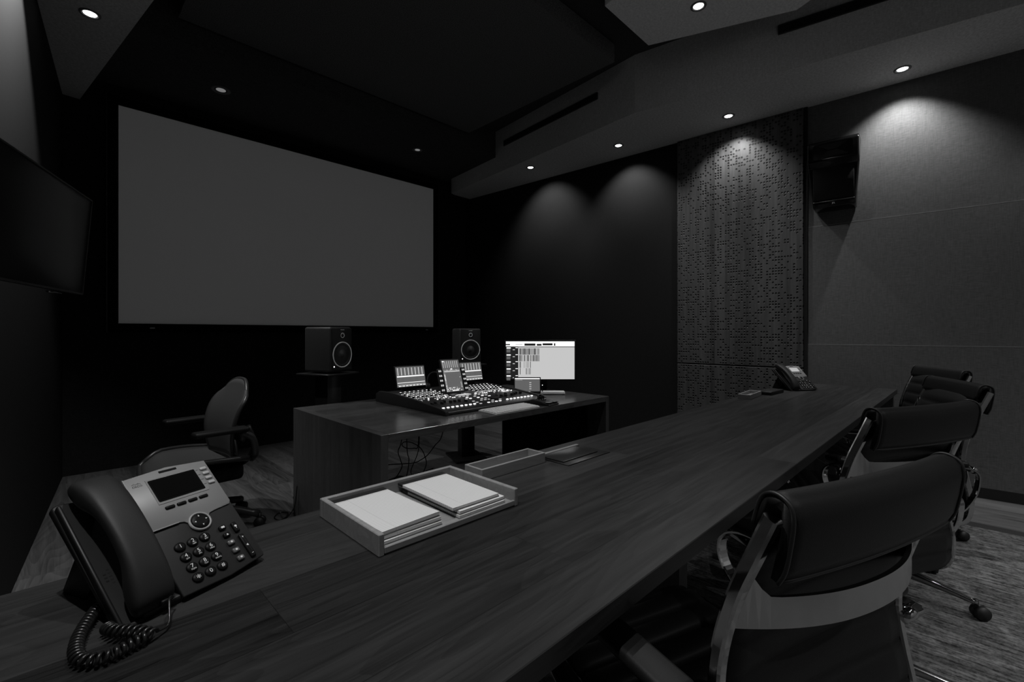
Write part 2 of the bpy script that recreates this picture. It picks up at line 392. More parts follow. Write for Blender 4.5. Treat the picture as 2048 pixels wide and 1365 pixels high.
def ribbon(bm, path, x, hx, hn, mi=0, sub=5, closed=False):
    """flat bar following a (y,z) path at constant x: half width hx across, half thickness hn in the plane"""
    P = smooth_path([(0, a, b) for a, b in path], sub, closed); m = len(P); tb = bmesh.new(); rings = []
    for i, p in enumerate(P):
        a = P[(i-1) % m] if (i > 0 or closed) else p; b = P[(i+1) % m] if (i < m-1 or closed) else p
        t = (b-a).normalized(); nn = Vector((0, -t.z, t.y))
        ring = []
        for sx, sn in ((-1, -.6), (-.7, -1), (.7, -1), (1, -.6), (1, .6), (.7, 1), (-.7, 1), (-1, .6)):
            ring.append(tb.verts.new(Vector((x+sx*hx, p.y, p.z))+nn*(sn*hn)))
        rings.append(ring)
    pairs = list(zip(rings, rings[1:])) + ([(rings[-1], rings[0])] if closed else [])
    for a, b in pairs:
        for k in range(8): tb.faces.new((a[k], a[(k+1) % 8], b[(k+1) % 8], b[k]))
    if not closed: tb.faces.new(rings[0]); tb.faces.new(rings[-1])
    bmesh.ops.recalc_face_normals(tb, faces=tb.faces)
    put(bm, tb, None, mi, False)

def disc_pts(cx, cy, rx, ry, n=20): return [(cx+rx*math.cos(2*PI*i/n), cy+ry*math.sin(2*PI*i/n)) for i in range(n)]

def rrect(cx, cy, w, h, r, n=4):
    out = []
    for (sx, sy, a0) in ((1, 1, 0), (-1, 1, 90), (-1, -1, 180), (1, -1, 270)):
        for k in range(n+1):
            a = math.radians(a0+90*k/n)
            out.append((cx+sx*(w/2-r)+r*math.cos(a), cy+sy*(h/2-r)+r*math.sin(a)))
    return out

_txt = {}
def text(bm, s, size, mtx, mi, ext=0.00025):
    if s not in _txt:
        cu = bpy.data.curves.new('t', 'FONT'); cu.body = s; cu.align_x = 'CENTER'; cu.align_y = 'CENTER'
        cu.size = 1.0; cu.extrude = 0.0; cu.resolution_u = 3
        o = bpy.data.objects.new('t', cu); C.objects.link(o)
        dg = bpy.context.evaluated_depsgraph_get(); dg.update()
        _txt[s] = bpy.data.meshes.new_from_object(o.evaluated_get(dg))
        bpy.data.objects.remove(o); bpy.data.curves.remove(cu)
    tb = bmesh.new(); tb.from_mesh(_txt[s])
    put(bm, tb, mtx @ Matrix.Translation((0, 0, 0.0005)) @ Matrix.Scale(size, 4), mi)

def obj(name, bm, mats, parent=None, mtx=None):
    me = bpy.data.meshes.new(name); bm.to_mesh(me); bm.free()
    if not isinstance(mats, (list, tuple)): mats = [mats]
    for k in mats: me.materials.append(M[k])
    o = bpy.data.objects.new(name, me); C.objects.link(o)
    if parent is not None: o.parent = parent
    if mtx is not None: o.matrix_local = mtx
    return o

def tag(o, label=None, cat=None, group=None, kind=None):
    if label: o['label'] = label
    if cat: o['category'] = cat
    if group: o['group'] = group
    if kind: o['kind'] = kind
    return o

def thing(name, label, cat, loc=(0, 0, 0), yaw=0.0, group=None):
    o = bpy.data.objects.new(name, None); C.objects.link(o)
    o.empty_display_size = 0.05
    o.location = loc; o.rotation_euler = (0, 0, math.radians(yaw))
    return tag(o, label, cat, group)

def struct(name, bm, mats, label=None, cat=None):
    return tag(obj(name, bm, mats), label, cat, None, 'structure')

def dup(root, loc, yaw, label):
    r = root.copy(); C.objects.link(r); r.location = loc; r.rotation_euler = (0, 0, math.radians(yaw)); r['label'] = label
    for ch in list(root.children):
        c = ch.copy(); C.objects.link(c); c.parent = r
        for g in list(ch.children):
            d = g.copy(); C.objects.link(d); d.parent = c
    return r

# ------------------------------------------------------------------ room shell
# the side walls splay a little: right wall x = 4.649 - 0.0833*(y-0.054), left wall mirrored
def xr(y): return 4.649-0.0833*(y-0.054)
def xl(y): return 0.029+0.082*(y-5.211)
YF, YB, ZC, ZS = 5.215, -3.2, 3.62, 3.11

bm = bm_new(); box(bm, (2.1, 1.0, -0.05), (6.2, 8.8, 0.1)); struct('floor', bm, 'floor', 'dark plank floor of the room', 'floor')
bm = bm_new(); box(bm, (2.1, 1.0, ZC+0.05), (6.2, 8.8, 0.1)); struct('ceiling', bm, 'ceiling', 'black ceiling of the room', 'ceiling')
bm = bm_new(); box(bm, (2.1, YF+0.05, ZC/2), (4.6, 0.1, ZC)); struct('wall_front', bm, 'wall_black', 'black cloth wall behind the projection screen', 'wall')
bm = bm_new(); box(bm, (2.1, YB-0.05, ZC/2), (6.2, 0.1, ZC)); struct('wall_back', bm, 'wall_pale', 'pale wall behind the camera', 'wall')

def wall_seg(name, fx, y0, y1, side, m, label, z0=0.0, z1=ZC, th=0.1, inset=0.0):
    """side +1: right wall (solid towards +x); inset moves the face into the room"""
    bm = bm_new()
    a0, a1 = fx(y0)-side*inset, fx(y1)-side*inset
    prism(bm, [(a0, y0), (a1, y1), (a1+side*th, y1), (a0+side*th, y0)], 'z', z0, z1)
    return struct(name, bm, m, label, 'wall')

wall_seg('wall_right', xr, 2.115, YF, 1, 'wall_dark', 'dark cloth stretch of the right wall beside the screen')
wall_seg('wall_right', xr, 1.0, 2.115, 1, 'wall_black', 'right wall behind the perforated panel')
# pale cloth panels, three courses with thin open joints
for k, (za, zb) in enumerate(((0.0, 1.075), (1.075, 2.079), (2.079, ZC))):
    wall_seg('wall_right', xr, YB, 1.0, 1, 'wall_light', ('lowest', 'middle', 'uppermost')[k]+' course of pale cloth panels on the right wall', za, zb, inset=(0.008, 0.004, 0.0)[k])
wall_seg('wall_left', xl, YB, 1.0, -1, 'wall_light', 'pale cloth rear stretch of the left wall')
wall_seg('wall_left', xl, 1.0, YF, -1, 'wall_dark', 'dark cloth stretch of the left wall behind the television')
# baseboards
bm = bm_new(); prism(bm, [(xr(YB)-0.012, YB), (xr(1.0)-0.012, 1.0), (xr(1.0), 1.0), (xr(YB), YB)], 'z', 0, 0.075)
struct('baseboard_right', bm, 'base', 'black baseboard along the right wall', 'baseboard')
# slim dark trim between perforated panel and pale cloth
bm = bm_new(); prism(bm, [(xr(1.0)-0.02, 0.995), (xr(1.02)-0.02, 1.02), (xr(1.02), 1.02), (xr(1.0), 0.995)], 'z', 0, ZS)
struct('trim_1', bm, 'slot', 'dark vertical joint at the edge of the perforated panel', 'trim')

for k, z_ in enumerate((1.075, 2.079)):
    bm = bm_new(); prism(bm, [(xr(YB)-(0.0086, 0.0046)[k], YB), (xr(0.995)-(0.0086, 0.0046)[k], 0.995), (xr(0.995), 0.995), (xr(YB), YB)], 'z', z_-0.0015, z_+0.0015)
    struct('trim_%d' % (k+2), bm, 'seam', 'thin pale joint line across the pale cloth panels', 'trim')
# perforated acoustic panels (two, stacked) on the right wall
def perf_panel(z0, z1, label):
    bm = bm_new()
    L = 1.085; th = 0.03
    box(bm, (0, 0, (z1-z0)/2), (th, L, z1-z0), 0.002, 1, smooth=False)
    o = obj('acoustic_panel', bm, 'perf')
    yc = 1.565; o.location = (xr(yc)-th/2-0.002, yc, z0); o.rotation_euler = (0, 0, math.atan(0.0833))
    return tag(o, label, 'acoustic panel', 'perforated wood panels on the right wall')
perf_panel(0.875, ZS-0.002, 'tall perforated wood panel reaching up to the soffit beside the wall speaker')
perf_panel(0.10, 0.862, 'low perforated wood panel behind the far end of the conference table')

# right soffit (bent inner face), mirrored on the left
XM = 2.12
def soffit(name, pts, label, slots):
    bm = bm_new(); prism(bm, pts, 'z', ZS, ZC)
    return struct(name, bm, 'soffit', label, 'soffit')
sr = [(xr(YB), YB), (4.62, YB), (4.03, -0.207), (3.601, 2.093), (3.87, 5.09), (3.95, 5.119), (xr(5.119), 5.119)]
soffit('soffit', sr, 'grey cloth soffit with downlights along the right wall', None)
slf = [(xl(YB), YB), (-0.35, YB), (0.21, -0.2), (0.62, 2.1), (0.398, 3.356), (0.131, 5.263-0.05), (xl(5.2), 5.2)]
soffit('soffit', slf, 'grey cloth soffit with a downlight along the left wall', None)

# lower black bulkhead in front of the screen
bm = bm_new(); box(bm, (2.1, (4.09+YF)/2, (3.31+ZC)/2), (4.5, YF-4.09, ZC-3.31)); struct('ceiling_bulkhead', bm, 'ceiling', 'black lowered ceiling just before the screen', 'ceiling')

# ceiling clouds
def cloud(poly, z0, z1, m, label):
    bm = bm_new(); prism(bm, poly, 'z', z0, z1)
    return tag(obj('ceiling_cloud', bm, m), label, 'ceiling panel', 'acoustic panels hung from the ceiling')
cloud([(0.62, 2.13), (3.32, 2.12), (3.32, 4.04), (0.62, 4.04)], 3.45, 3.60, 'dark_cloud', 'big black acoustic panel hung in the middle of the ceiling')
cloud([(2.645, 1.764), (3.246, 1.768), (3.614, 0.855), (3.35, 0.25), (2.3, 0.25)], 3.40, 3.50, 'cloud', 'pale acoustic panel with a lit downlight hung near the right soffit')

# linear air slots let into the soffit face
def slot(p, q, z0, z1, label):
    """p,q: plan points on the soffit face"""
    p = Vector((p[0], p[1], 0)); q = Vector((q[0], q[1], 0)); d = q-p; L = d.length
    o = thing('air_diffuser', label, 'air vent', (p+d/2)+Vector((0, 0, (z0+z1)/2)), math.degrees(math.atan2(d.y, d.x)), 'linear air slots in the right soffit')
    h = z1-z0
    b = bm_new(); box(b, (0, 0.001, 0), (L, 0.006, h)); obj('void', b, 'slot', o)
    b = bm_new()
    box(b, (0, 0.003, h/2), (L, 0.012, 0.006)); box(b, (0, 0.003, -h/2), (L, 0.012, 0.006))
    box(b, (L/2, 0.003, 0), (0.006, 0.012, h)); box(b, (-L/2, 0.003, 0), (0.006, 0.012, h))
    obj('frame', b, 'frame_edge', o)
    return o
slot((3.638-0.004, 2.506), (3.765-0.004, 3.919), 3.395, 3.454, 'long black air slot in the far soffit face above the two farthest lit downlights')
slot((4.00-0.004, -0.02), (3.802-0.004, 1.016), 3.388, 3.452, 'long black air slot in the near soffit face at the top right')

# ------------------------------------------------------------------ downlights
def downlight(x, y, z, label, lit=True, watts=10.0, tilt=0.0, toward=0.0, size=95, blend=0.5, r=0.052, group='recessed ceiling downlights'):
    o = thing('downlight', label, 'downlight', (x, y, z), toward, group)
    b = bm_new(); lathe(b, [(r*0.58, 0.004), (r*0.74, -0.006), (r*0.98, -0.005), (r, -0.001), (r, 0.0)], 28, cap=False); obj('trim_ring', b, 'lamp_trim', o)
    b = bm_new()
    if lit:
        lathe(b, [(0, -0.0045), (r*0.45, -0.0045), (r*0.60, -0.0025)], 24, R(0, 'Y')); obj('lamp', b, 'lamp_on', o)
        ld = bpy.data.lights.new('downlight_beam', 'SPOT'); ld.energy = watts; ld.spot_size = math.radians(size); ld.spot_blend = blend; ld.shadow_soft_size = 0.02
        lo = bpy.data.objects.new('beam', ld); C.objects.link(lo); lo.parent = o
        lo.location = (0, 0, -0.016); lo.rotation_euler = (0, math.radians(-tilt), 0)
    else:
        lathe(b, [(0, -0.004), (r*0.36, -0.004), (r*0.5, -0.0015)], 24, T(0, 0, 0)); obj('lens', b, 'lamp_off', o)
    return o
# a lamp tilted towards local +x; 'toward' is the heading of that axis
downlight(3.922, 3.641, ZS, 'smallest lit downlight of the right soffit, farthest along it', watts=W_WALL*2.2, tilt=36, toward=5, size=100, blend=0.75)
downlight(4.107, 2.575, ZS, 'lit downlight of the right soffit, second from its far end', watts=W_WALL*2.2, tilt=26, toward=5, size=100, blend=0.7)
downlight(4.246, 1.534, ZS, 'lit downlight above the perforated wood panel', watts=W_WALL*1.9, tilt=16, toward=5, size=104, blend=0.8)
downlight(4.397, 0.362, ZS, 'big lit downlight of the right soffit above the wall speaker', watts=W_WALL*3.2, tilt=12, toward=5, size=104, blend=0.8)
downlight(4.50, -0.95, ZS, 'lit downlight of the right soffit behind the camera', watts=W_WALL*1.5, tilt=10, toward=5, size=98, blend=0.5)
downlight(0.14, 3.771, ZS, 'lit downlight in the left soffit above the television', watts=W_WALL*4.5, tilt=-36, toward=175, size=62, blend=0.8)
downlight(0.06, 3.12, ZS, 'lit downlight washing the left wall near the television', watts=W_WALL*5.6, tilt=14, toward=175, size=92, blend=0.5)
downlight(-0.14, 0.5, ZS, 'lit downlight of the left soffit beside the camera', watts=W_WALL*6, tilt=10, toward=175, size=98, blend=0.5)  # out of view, run extra bright to bounce light onto the right soffit
downlight(3.096, 1.315, 3.40, 'lit downlight with starry glare in the pale ceiling panel', watts=W_CLOUD, size=120, blend=0.8)
downlight(1.019, 4.655, 3.31, 'unlit downlight above the upper left of the screen', lit=False, r=0.075)
downlight(2.978, 4.561, 3.31, 'unlit downlight above the right part of the screen', lit=False, r=0.06)
# unseen lamps added to light the near table and fill from the rear
for (x, y, wt) in ((0.62, 1.0, W_CLOUD*0.72), (0.7, -2.2, W_REAR_FILL), (2.1, -2.2, W_REAR_FILL), (3.5, -2.2, W_REAR_FILL)):
    downlight(x, y, ZC, 'lit ceiling downlight above the near telephone and tray' if y > 0 else 'lit ceiling downlight over the rear of the room', watts=wt, size=100, blend=0.9, group='rear ceiling downlights')

# ------------------------------------------------------------------ projector (behind the camera, throwing its idle grey raster on the screen)
t = thing('projector', 'ceiling projector behind the camera aimed at the projection screen', 'projector', (2.0, -2.4, 3.30))
bm = bm_new(); box(bm, (0, 0, 0), (0.48, 0.42, 0.17), 0.02, 3); obj('housing', bm, 'plastic', t)
bm = bm_new(); lathe(bm, [(0.055, 0.0), (0.055, 0.05), (0.045, 0.05), (0.04, 0.03), (0, 0.03)], 28, T(0.0, 0.20, 0) @ R(-90, 'X')); obj('lens', bm, 'plastic_gloss', t)
bm = bm_new(); cyl(bm, (0, 0, 0.08), (0, 0, 0.32), 0.02); obj('ceiling_pole', bm, 'steel', t)
ld = bpy.data.lights.new('projector_beam', 'SPOT'); ld.energy = 53; ld.spot_size = math.radians(40); ld.spot_blend = 0.0; ld.shadow_soft_size = 0.02
ld.use_nodes = True; nt = ld.node_tree; N = nt.nodes.new; L = nt.links
em = [n for n in nt.nodes if n.type == 'EMISSION'][0]
tc = N('ShaderNodeTexCoord'); sp = N('ShaderNodeSeparateXYZ'); L.new(tc.outputs['Normal'], sp.inputs[0])
az = math_n(nt, 'ABSOLUTE', sp.outputs[2])
px_ = math_n(nt, 'DIVIDE', sp.outputs[0], az); py_ = math_n(nt, 'DIVIDE', sp.outputs[1], az)
PD = YF-0.035-(-2.14); PX = 1.63/PD+0.004
inx = math_n(nt, 'LESS_THAN', math_n(nt, 'ABSOLUTE', px_), PX)
# lens shift: the raster leaves level, all of it below the lens axis
iny = math_n(nt, 'MULTIPLY', math_n(nt, 'LESS_THAN', py_, (3.14-3.30)/PD), math_n(nt, 'GREATER_THAN', py_, (1.25-3.30)/PD))
L.new(math_n(nt, 'MULTIPLY', inx, iny), em.inputs['Strength'])
lo = bpy.data.objects.new('beam', ld); C.objects.link(lo); lo.parent = t; lo.location = (0, 0.26, 0); lo.rotation_euler = (PI/2, 0, 0)

# ------------------------------------------------------------------ carpet
t = thing('carpet', 'grey streaky area carpet with a dark bound edge under the conference chairs', 'carpet', (0, 0, 0))
bm = bm_new(); box(bm, (1.86, -0.8, 0.004), (4.10, 3.9, 0.008)); obj('pile', bm, 'carpet', t)
bm = bm_new()
for (x0, x1, y0, y1) in ((3.91, 3.995, -2.83, 1.23), (-0.27, -0.19, -2.83, 1.23), (-0.19, 3.91, 1.15, 1.23), (-0.19, 3.91, -2.83, -2.75)):
    box(bm, ((x0+x1)/2, (y0+y1)/2, 0.0042), (x1-x0, y1-y0, 0.0084))
obj('binding', bm, 'binding', t)

# ------------------------------------------------------------------ projection screen
t = thing('projection_screen', 'large blank grey projection screen in a black frame', 'screen', (2.0, YF, 2.19))
x0, x1, z0, z1 = 0.371-2.0, 3.633-2.0, 1.255-2.19, 3.135-2.19
bm = bm_new(); box(bm, ((x0+x1)/2, -0.030, (z0+z1)/2), (x1-x0+0.02, 0.01, z1-z0+0.02)); obj('screen_fabric', bm, 'screen', t)
bm = bm_new(); b = 0.075
box(bm, ((x0+x1)/2, -0.03, z1+b/2), (x1-x0+2*b, 0.058, b), 0.004, 1); box(bm, ((x0+x1)/2, -0.03, z0-b/2), (x1-x0+2*b, 0.058, b), 0.004, 1)
box(bm, (x0-b/2, -0.03, (z0+z1)/2), (b, 0.058, z1-z0), 0.004, 1); box(bm, (x1+b/2, -0.03, (z0+z1)/2), (b, 0.058, z1-z0), 0.004, 1)
fr = obj('frame', bm, 'velvet', t)
bm = bm_new()
box(bm, (x0-b, -0.045, (z0+z1)/2), (0.004, 0.03, z1-z0+2*b)); box(bm, ((x0+x1)/2, -0.045, z1+b), (x1-x0+2*b, 0.03, 0.003)); box(bm, (x1+b, -0.045, (z0+z1)/2), (0.003, 0.03, z1-z0+2*b))
obj('edge_trim', bm, 'frame_edge', fr)
for px in (x0+0.23, x1-0.12):
    bm = bm_new(); box(bm, (px, -0.0605, z0-b*0.52), (0.036, 0.003, 0.011), 0.001, 1); obj('badge', bm, 'print', fr)

# ------------------------------------------------------------------ television on the left wall
t = thing('television', 'dark wall mounted television tilted down on the left wall', 'television')
ux = Vector((0.3206, 0.9472, 0)); nn = Vector((0.9472, -0.3206, 0)); til = math.radians(4.5)
uz = (Vector((0, 0, 1))*math.cos(til)+nn*math.sin(til)).normalized(); nf = ux.cross(uz)
if nf.dot(nn) < 0: nf = -nf
TVM = Matrix(((-ux.x, nf.x, uz.x, 0), (-ux.y, nf.y, uz.y, 0), (-ux.z, nf.z, uz.z, 0), (0, 0, 0, 1)))
t.matrix_world = Matrix.Translation((0.0975, 2.912, 1.570)) @ TVM
# local: +x runs away from the corner towards the camera side, y out of the face, z up
W_, H_ = 0.80, 0.445
bm = bm_new(); box(bm, (W_/2, -0.0165, 0), (W_, 0.033, H_), 0.006, 2); obj('housing', bm, 'bezel', t)
bm = bm_new(); box(bm, (W_/2, -0.0015, 0.004), (W_-0.03, 0.002, H_-0.036)); obj('display_panel', bm, 'tv', t)
bm = bm_new()
box(bm, (W_/2, 0.0, H_/2-0.003), (W_, 0.008, 0.006)); box(bm, (0.003, 0.0, 0), (0.006, 0.008, H_)); box(bm, (W_-0.003, 0.0, 0), (0.006, 0.008, H_)); box(bm, (W_/2, 0.0, -H_/2+0.004), (W_, 0.008, 0.008))
obj('bezel', bm, 'frame_edge', t)
bm = bm_new(); box(bm, (0.27, -0.004, -H_/2-0.010), (0.11, 0.014, 0.006), 0.002, 1); obj('sensor_bar', bm, 'satin', t)
bm = bm_new(); box(bm, (0.44, -0.052, 0), (0.30, 0.035, 0.22), 0.01, 2); box(bm, (0.36, -0.085, 0), (0.14, 0.045, 0.14)); obj('wall_bracket', bm, 'steel', t)

# ------------------------------------------------------------------ wall speaker
t = thing('wall_speaker', 'black wedge shaped surround speaker hung on the pale right wall', 'speaker', (4.585, 0.80, 2.46), 4.76)
# local: -x out of the wall, y along the wall, z up
prof = [(0.0, 0.285), (-0.20, 0.262), (-0.235, 0.235), (-0.235, 0.09), (-0.20, 0.05), (-0.165, -0.215), (-0.15, -0.265), (0.0, -0.275)]
bm = bm_new()
tb = bmesh.new()
def wy(z): return 0.168 if z > 0.05 else 0.168-0.028*(0.05-z)/0.33
va = [tb.verts.new((x, -wy(z), z)) for x, z in prof]; vb = [tb.verts.new((x, wy(z), z)) for x, z in prof]
tb.faces.new(va); tb.faces.new(vb[::-1])
for i in range(len(prof)): tb.faces.new((va[i], vb[i], vb[(i+1) % len(prof)], va[(i+1) % len(prof)]))
bmesh.ops.recalc_face_normals(tb, faces=tb.faces)
bmesh.ops.bevel(tb, geom=list(tb.edges), offset=0.012, segments=3, profile=0.5, affect='EDGES')
put(bm, tb, None, 0, True); obj('cabinet', bm, 'plastic_gloss', t)
bm = bm_new()   # flared horn mouth in the upper part
prism(bm, rrect(0, 0.165, 0.26, 0.12, 0.02), 'x', -0.239, -0.232)
prism(bm, [(-0.10, 0.215), (0.10, 0.215), (0.03, 0.17), (-0.03, 0.17)], 'x', -0.243, -0.236, mi=1)
prism(bm, [(-0.10, 0.115), (0.10, 0.115), (0.03, 0.16), (-0.03, 0.16)], 'x', -0.243, -0.236, mi=1)
obj('horn', bm, ['plastic_gloss', 'plastic'], t)
bm = bm_new()
box(bm, (0, 0, 0), (0.012, 0.27, 0.255), 0.005, 2, T(-0.190, 0, -0.085) @ R(-7.5, 'Y')); obj('grille', bm, 'grille', t)
bm = bm_new(); box(bm, (-0.168, 0, -0.222), (0.012, 0.275, 0.005), 0.002, 1); obj('trim_bar', bm, 'satin', t)
bm = bm_new(); box(bm, (0, 0, 0), (0.03, 0.012, 0.002), 0, 1, T(-0.164, 0, -0.243) @ R(90, 'X') @ R(0, 'Z'), smooth=False)
text(bm, 'JBL', 0.016, T(-0.1705, 0, -0.243) @ R(-90, 'Z') @ R(90, 'X') @ R(0, 'Y'), 1); obj('badge', bm, ['plastic_gloss', 'legend'], t)
bm = bm_new(); box(bm, (0.0, 0.0, 0.0), (0.03, 0.10, 0.22), 0.004, 1); obj('mounting_plate', bm, 'steel', t)

# ------------------------------------------------------------------ conference table
t = thing('conference_table', 'long dark plank conference table running towards the right wall', 'table', (0, 0, 0))
bm = bm_new(); box(bm, (2.14, 0.7475, 0.7325), (4.68, 0.699, 0.035), 0.0015, 1, smooth=False)
tt = obj('tabletop', bm, 'table', t)
bm = bm_new(); box(bm, (4.455, 0.7475, 0.3575), (0.045, 0.66, 0.713), 0.0015, 1, smooth=False); obj('end_panel', bm, 'table_leg', t)
bm = bm_new(); box(bm, (-0.165, 0.7475, 0.3617), (0.045, 0.66, 0.7055), 0.0015, 1, smooth=False); obj('end_panel', bm, 'table_leg', t)
for xx in (1.55, 3.05):
    bm = bm_new(); box(bm, (xx, 0.86, 0.3617), (0.06, 0.30, 0.7055), 0.003, 1, smooth=False); obj('leg', bm, 'table_leg', t)
bm = bm_new(); box(bm, (2.14, 0.90, 0.685), (4.55, 0.05, 0.06), 0.002, 1, smooth=False); obj('support_rail', bm, 'table_leg', t)

# cable port let into the tabletop
t = thing('cable_port', 'flat black flip-up cable port in the tabletop beside the pen tray', 'cable port', (1.262, 0.966, 0.75))
bm = bm_new(); box(bm, (0, 0, 0.0015), (0.235, 0.135, 0.003), 0.001, 1); obj('frame', bm, 'plastic_dark', t)
bm = bm_new(); box(bm, (-0.012, 0.010, 0.005), (0.190, 0.098, 0.004), 0.0015, 2); obj('lid', bm, 'bezel', t)
bm = bm_new(); box(bm, (0, 0.075, 0.003), (0.235, 0.013, 0.006), 0.002, 2); obj('hinge_strip', bm, 'tray', t)

# ------------------------------------------------------------------ paper tray and writing pads
t = thing('paper_tray', 'shallow pale wooden tray with a low open front holding writing pads', 'tray', (0.612, 0.918, 0.75))
W2, D2, HT, TH = 0.372, 0.272, 0.042, 0.012
bm = bm_new(); box(bm, (0, -0.0015, 0.006), (W2-2*TH+0.002, D2-TH-0.009, 0.010)); obj('bottom', bm, 'tray', t)
bm = bm_new(); box(bm, (0, D2/2-TH/2, HT/2), (W2, TH, HT), 0.0015, 1, smooth=False); obj('side', bm, 'tray', t)
for s_ in (-1, 1):
    bm = bm_new(); box(bm, (s_*(W2/2-TH/2), -TH/2, HT/2), (TH, D2-TH, HT), 0.0015, 1, smooth=False); obj('side', bm, 'tray', t)
bm = bm_new(); box(bm, (0, -D2/2+0.003, 0.009), (W2-2*TH, 0.006, 0.012), 0.001, 1, smooth=False); obj('front_lip', bm, 'tray', t)

def pad(x, y, z, yaw, label, curl=0.0, group='writing pads in the tray'):
    w_, d_, h_ = 0.138, 0.236, 0.0072
    o = thing('writing_pad', label, 'notepad', (x, y, z), yaw, group)
    b = bm_new(); box(b, (0, 0, 0.0008), (w_, d_, 0.0016), 0.0003, 1, smooth=False); obj('backing_card', b, 'card', o)
    b = bm_new()
    tb = bmesh.new(); nx, ny = 6, 12; y0, y1 = -d_/2+0.001, d_/2-0.022
    def zz(i, j):
        u = i/nx; v = j/ny
        return h_+curl*max(0, 1-v*1.6)**2*(0.25+0.75*u)
    top = [[tb.verts.new((-w_/2+0.001+(w_-0.002)*i/nx, y0+(y1-y0)*j/ny, zz(i, j))) for j in range(ny+1)] for i in range(nx+1)]
    bot = [[tb.verts.new((-w_/2+0.001+(w_-0.002)*i/nx, y0+(y1-y0)*j/ny, 0.0016+(zz(i, j)-h_)*0.5)) for j in range(ny+1)] for i in range(nx+1)]
    for i in range(nx):
        for j in range(ny):
            tb.faces.new((top[i][j], top[i+1][j], top[i+1][j+1], top[i][j+1])); tb.faces.new((bot[i][j], bot[i][j+1], bot[i+1][j+1], bot[i+1][j]))
    for j in range(ny):
        tb.faces.new((top[0][j], top[0][j+1], bot[0][j+1], bot[0][j])); tb.faces.new((top[nx][j+1], top[nx][j], bot[nx][j], bot[nx][j+1]))
    for i in range(nx):
        tb.faces.new((top[i+1][0], top[i][0], bot[i][0], bot[i+1][0])); tb.faces.new((top[i][ny], top[i+1][ny], bot[i+1][ny], bot[i][ny]))
    put(b, tb, None, 0, False); obj('sheets', b, 'paper', o)
    b = bm_new(); box(b, (0, d_/2-0.0115, 0.0016+(h_-0.001)/2), (w_, 0.023, h_-0.0012), 0.0012, 2)
    # torn paper left along the perforation
    tb = bmesh.new(); pts = [(-w_/2+0.001+(w_-0.002)*k/40, d_/2-0.0215+random.uniform(0, 0.0028)) for k in range(41)]
    va = [tb.verts.new((px, d_/2-0.0245, h_+0.0004)) for px, py in pts]; vb = [tb.verts.new((px, py, h_+0.0004)) for px, py in pts]
    for k in range(40): tb.faces.new((va[k], va[k+1], vb[k+1], vb[k]))
    put(b, tb, None, 1, False)
    prism(b, rrect(0.004, d_/2-0.0125, 0.026, 0.0055, 0.001), 'z', h_, h_+0.0004, mi=2)
    obj('binding', b, ['binding_tape', 'paper_edge', 'card'], o)
    return o
pz = 0.7612
for k, (dx, dy, yw, cu) in enumerate(((0.003, -0.004, 0.4, 0.0), (0.004, 0.0, -0.3, 0.001), (0.001, 0.002, 0.6, 0.004))):
    pad(0.511+dx, 0.920+dy, pz+k*0.0079, yw, ('bottom', 'middle', 'top')[k]+' ruled writing pad of the left stack in the tray', cu)
for k, (dx, dy, yw, cu) in enumerate(((0.002, -0.006, -0.3, 0.0), (0.004, -0.002, 0.3, 0.0), (-0.006, 0.006, -0.8, 0.0))):
    pad(0.694+dx, 0.917+dy, pz+k*0.0079, yw, ('bottom', 'middle', 'top')[k]+' ruled writing pad of the right stack in the tray', cu)

def open_box(name, label, cat, x, y, w_, d_, h_, th, m, yaw=0.0):
    o = thing(name, label, cat, (x, y, 0.75), yaw)
    b = bm_new(); box(b, (0, 0, 0.0045), (w_-2*th+0.002, d_-2*th+0.002, 0.007)); obj('bottom', b, m, o)
    for s_ in (-1, 1):
        b = bm_new(); box(b, (0, s_*(d_/2-th/2), h_/2), (w_, th, h_), 0.0012, 1, smooth=False); obj('side', b, m, o)
        b = bm_new(); box(b, (s_*(w_/2-th/2), 0, h_/2), (th, d_-2*th, h_), 0.0012, 1, smooth=False); obj('side', b, m, o)
    return o
open_box('pen_tray', 'narrow empty wooden pen tray between the paper tray and the cable port', 'tray', 0.988, 1.017, 0.272, 0.078, 0.033, 0.007, 'tray')
open_box('pen_tray', 'small pale wooden box on the far end of the table beside the far telephone', 'tray', 3.24, 1.035, 0.28, 0.075, 0.030, 0.007, 'tray', 4)
t = thing('black_case', 'flat black case lying between the small wooden box and the far telephone', 'case', (3.53, 0.985, 0.75), -3)
bm = bm_new(); box(bm, (0, 0, 0.011), (0.24, 0.075, 0.022), 0.003, 2); obj('body', bm, 'plastic_dark', t)
bm = bm_new(); box(bm, (0, 0, 0.0225), (0.23, 0.067, 0.003), 0.001, 1); obj('lid', bm, 'plastic', t)

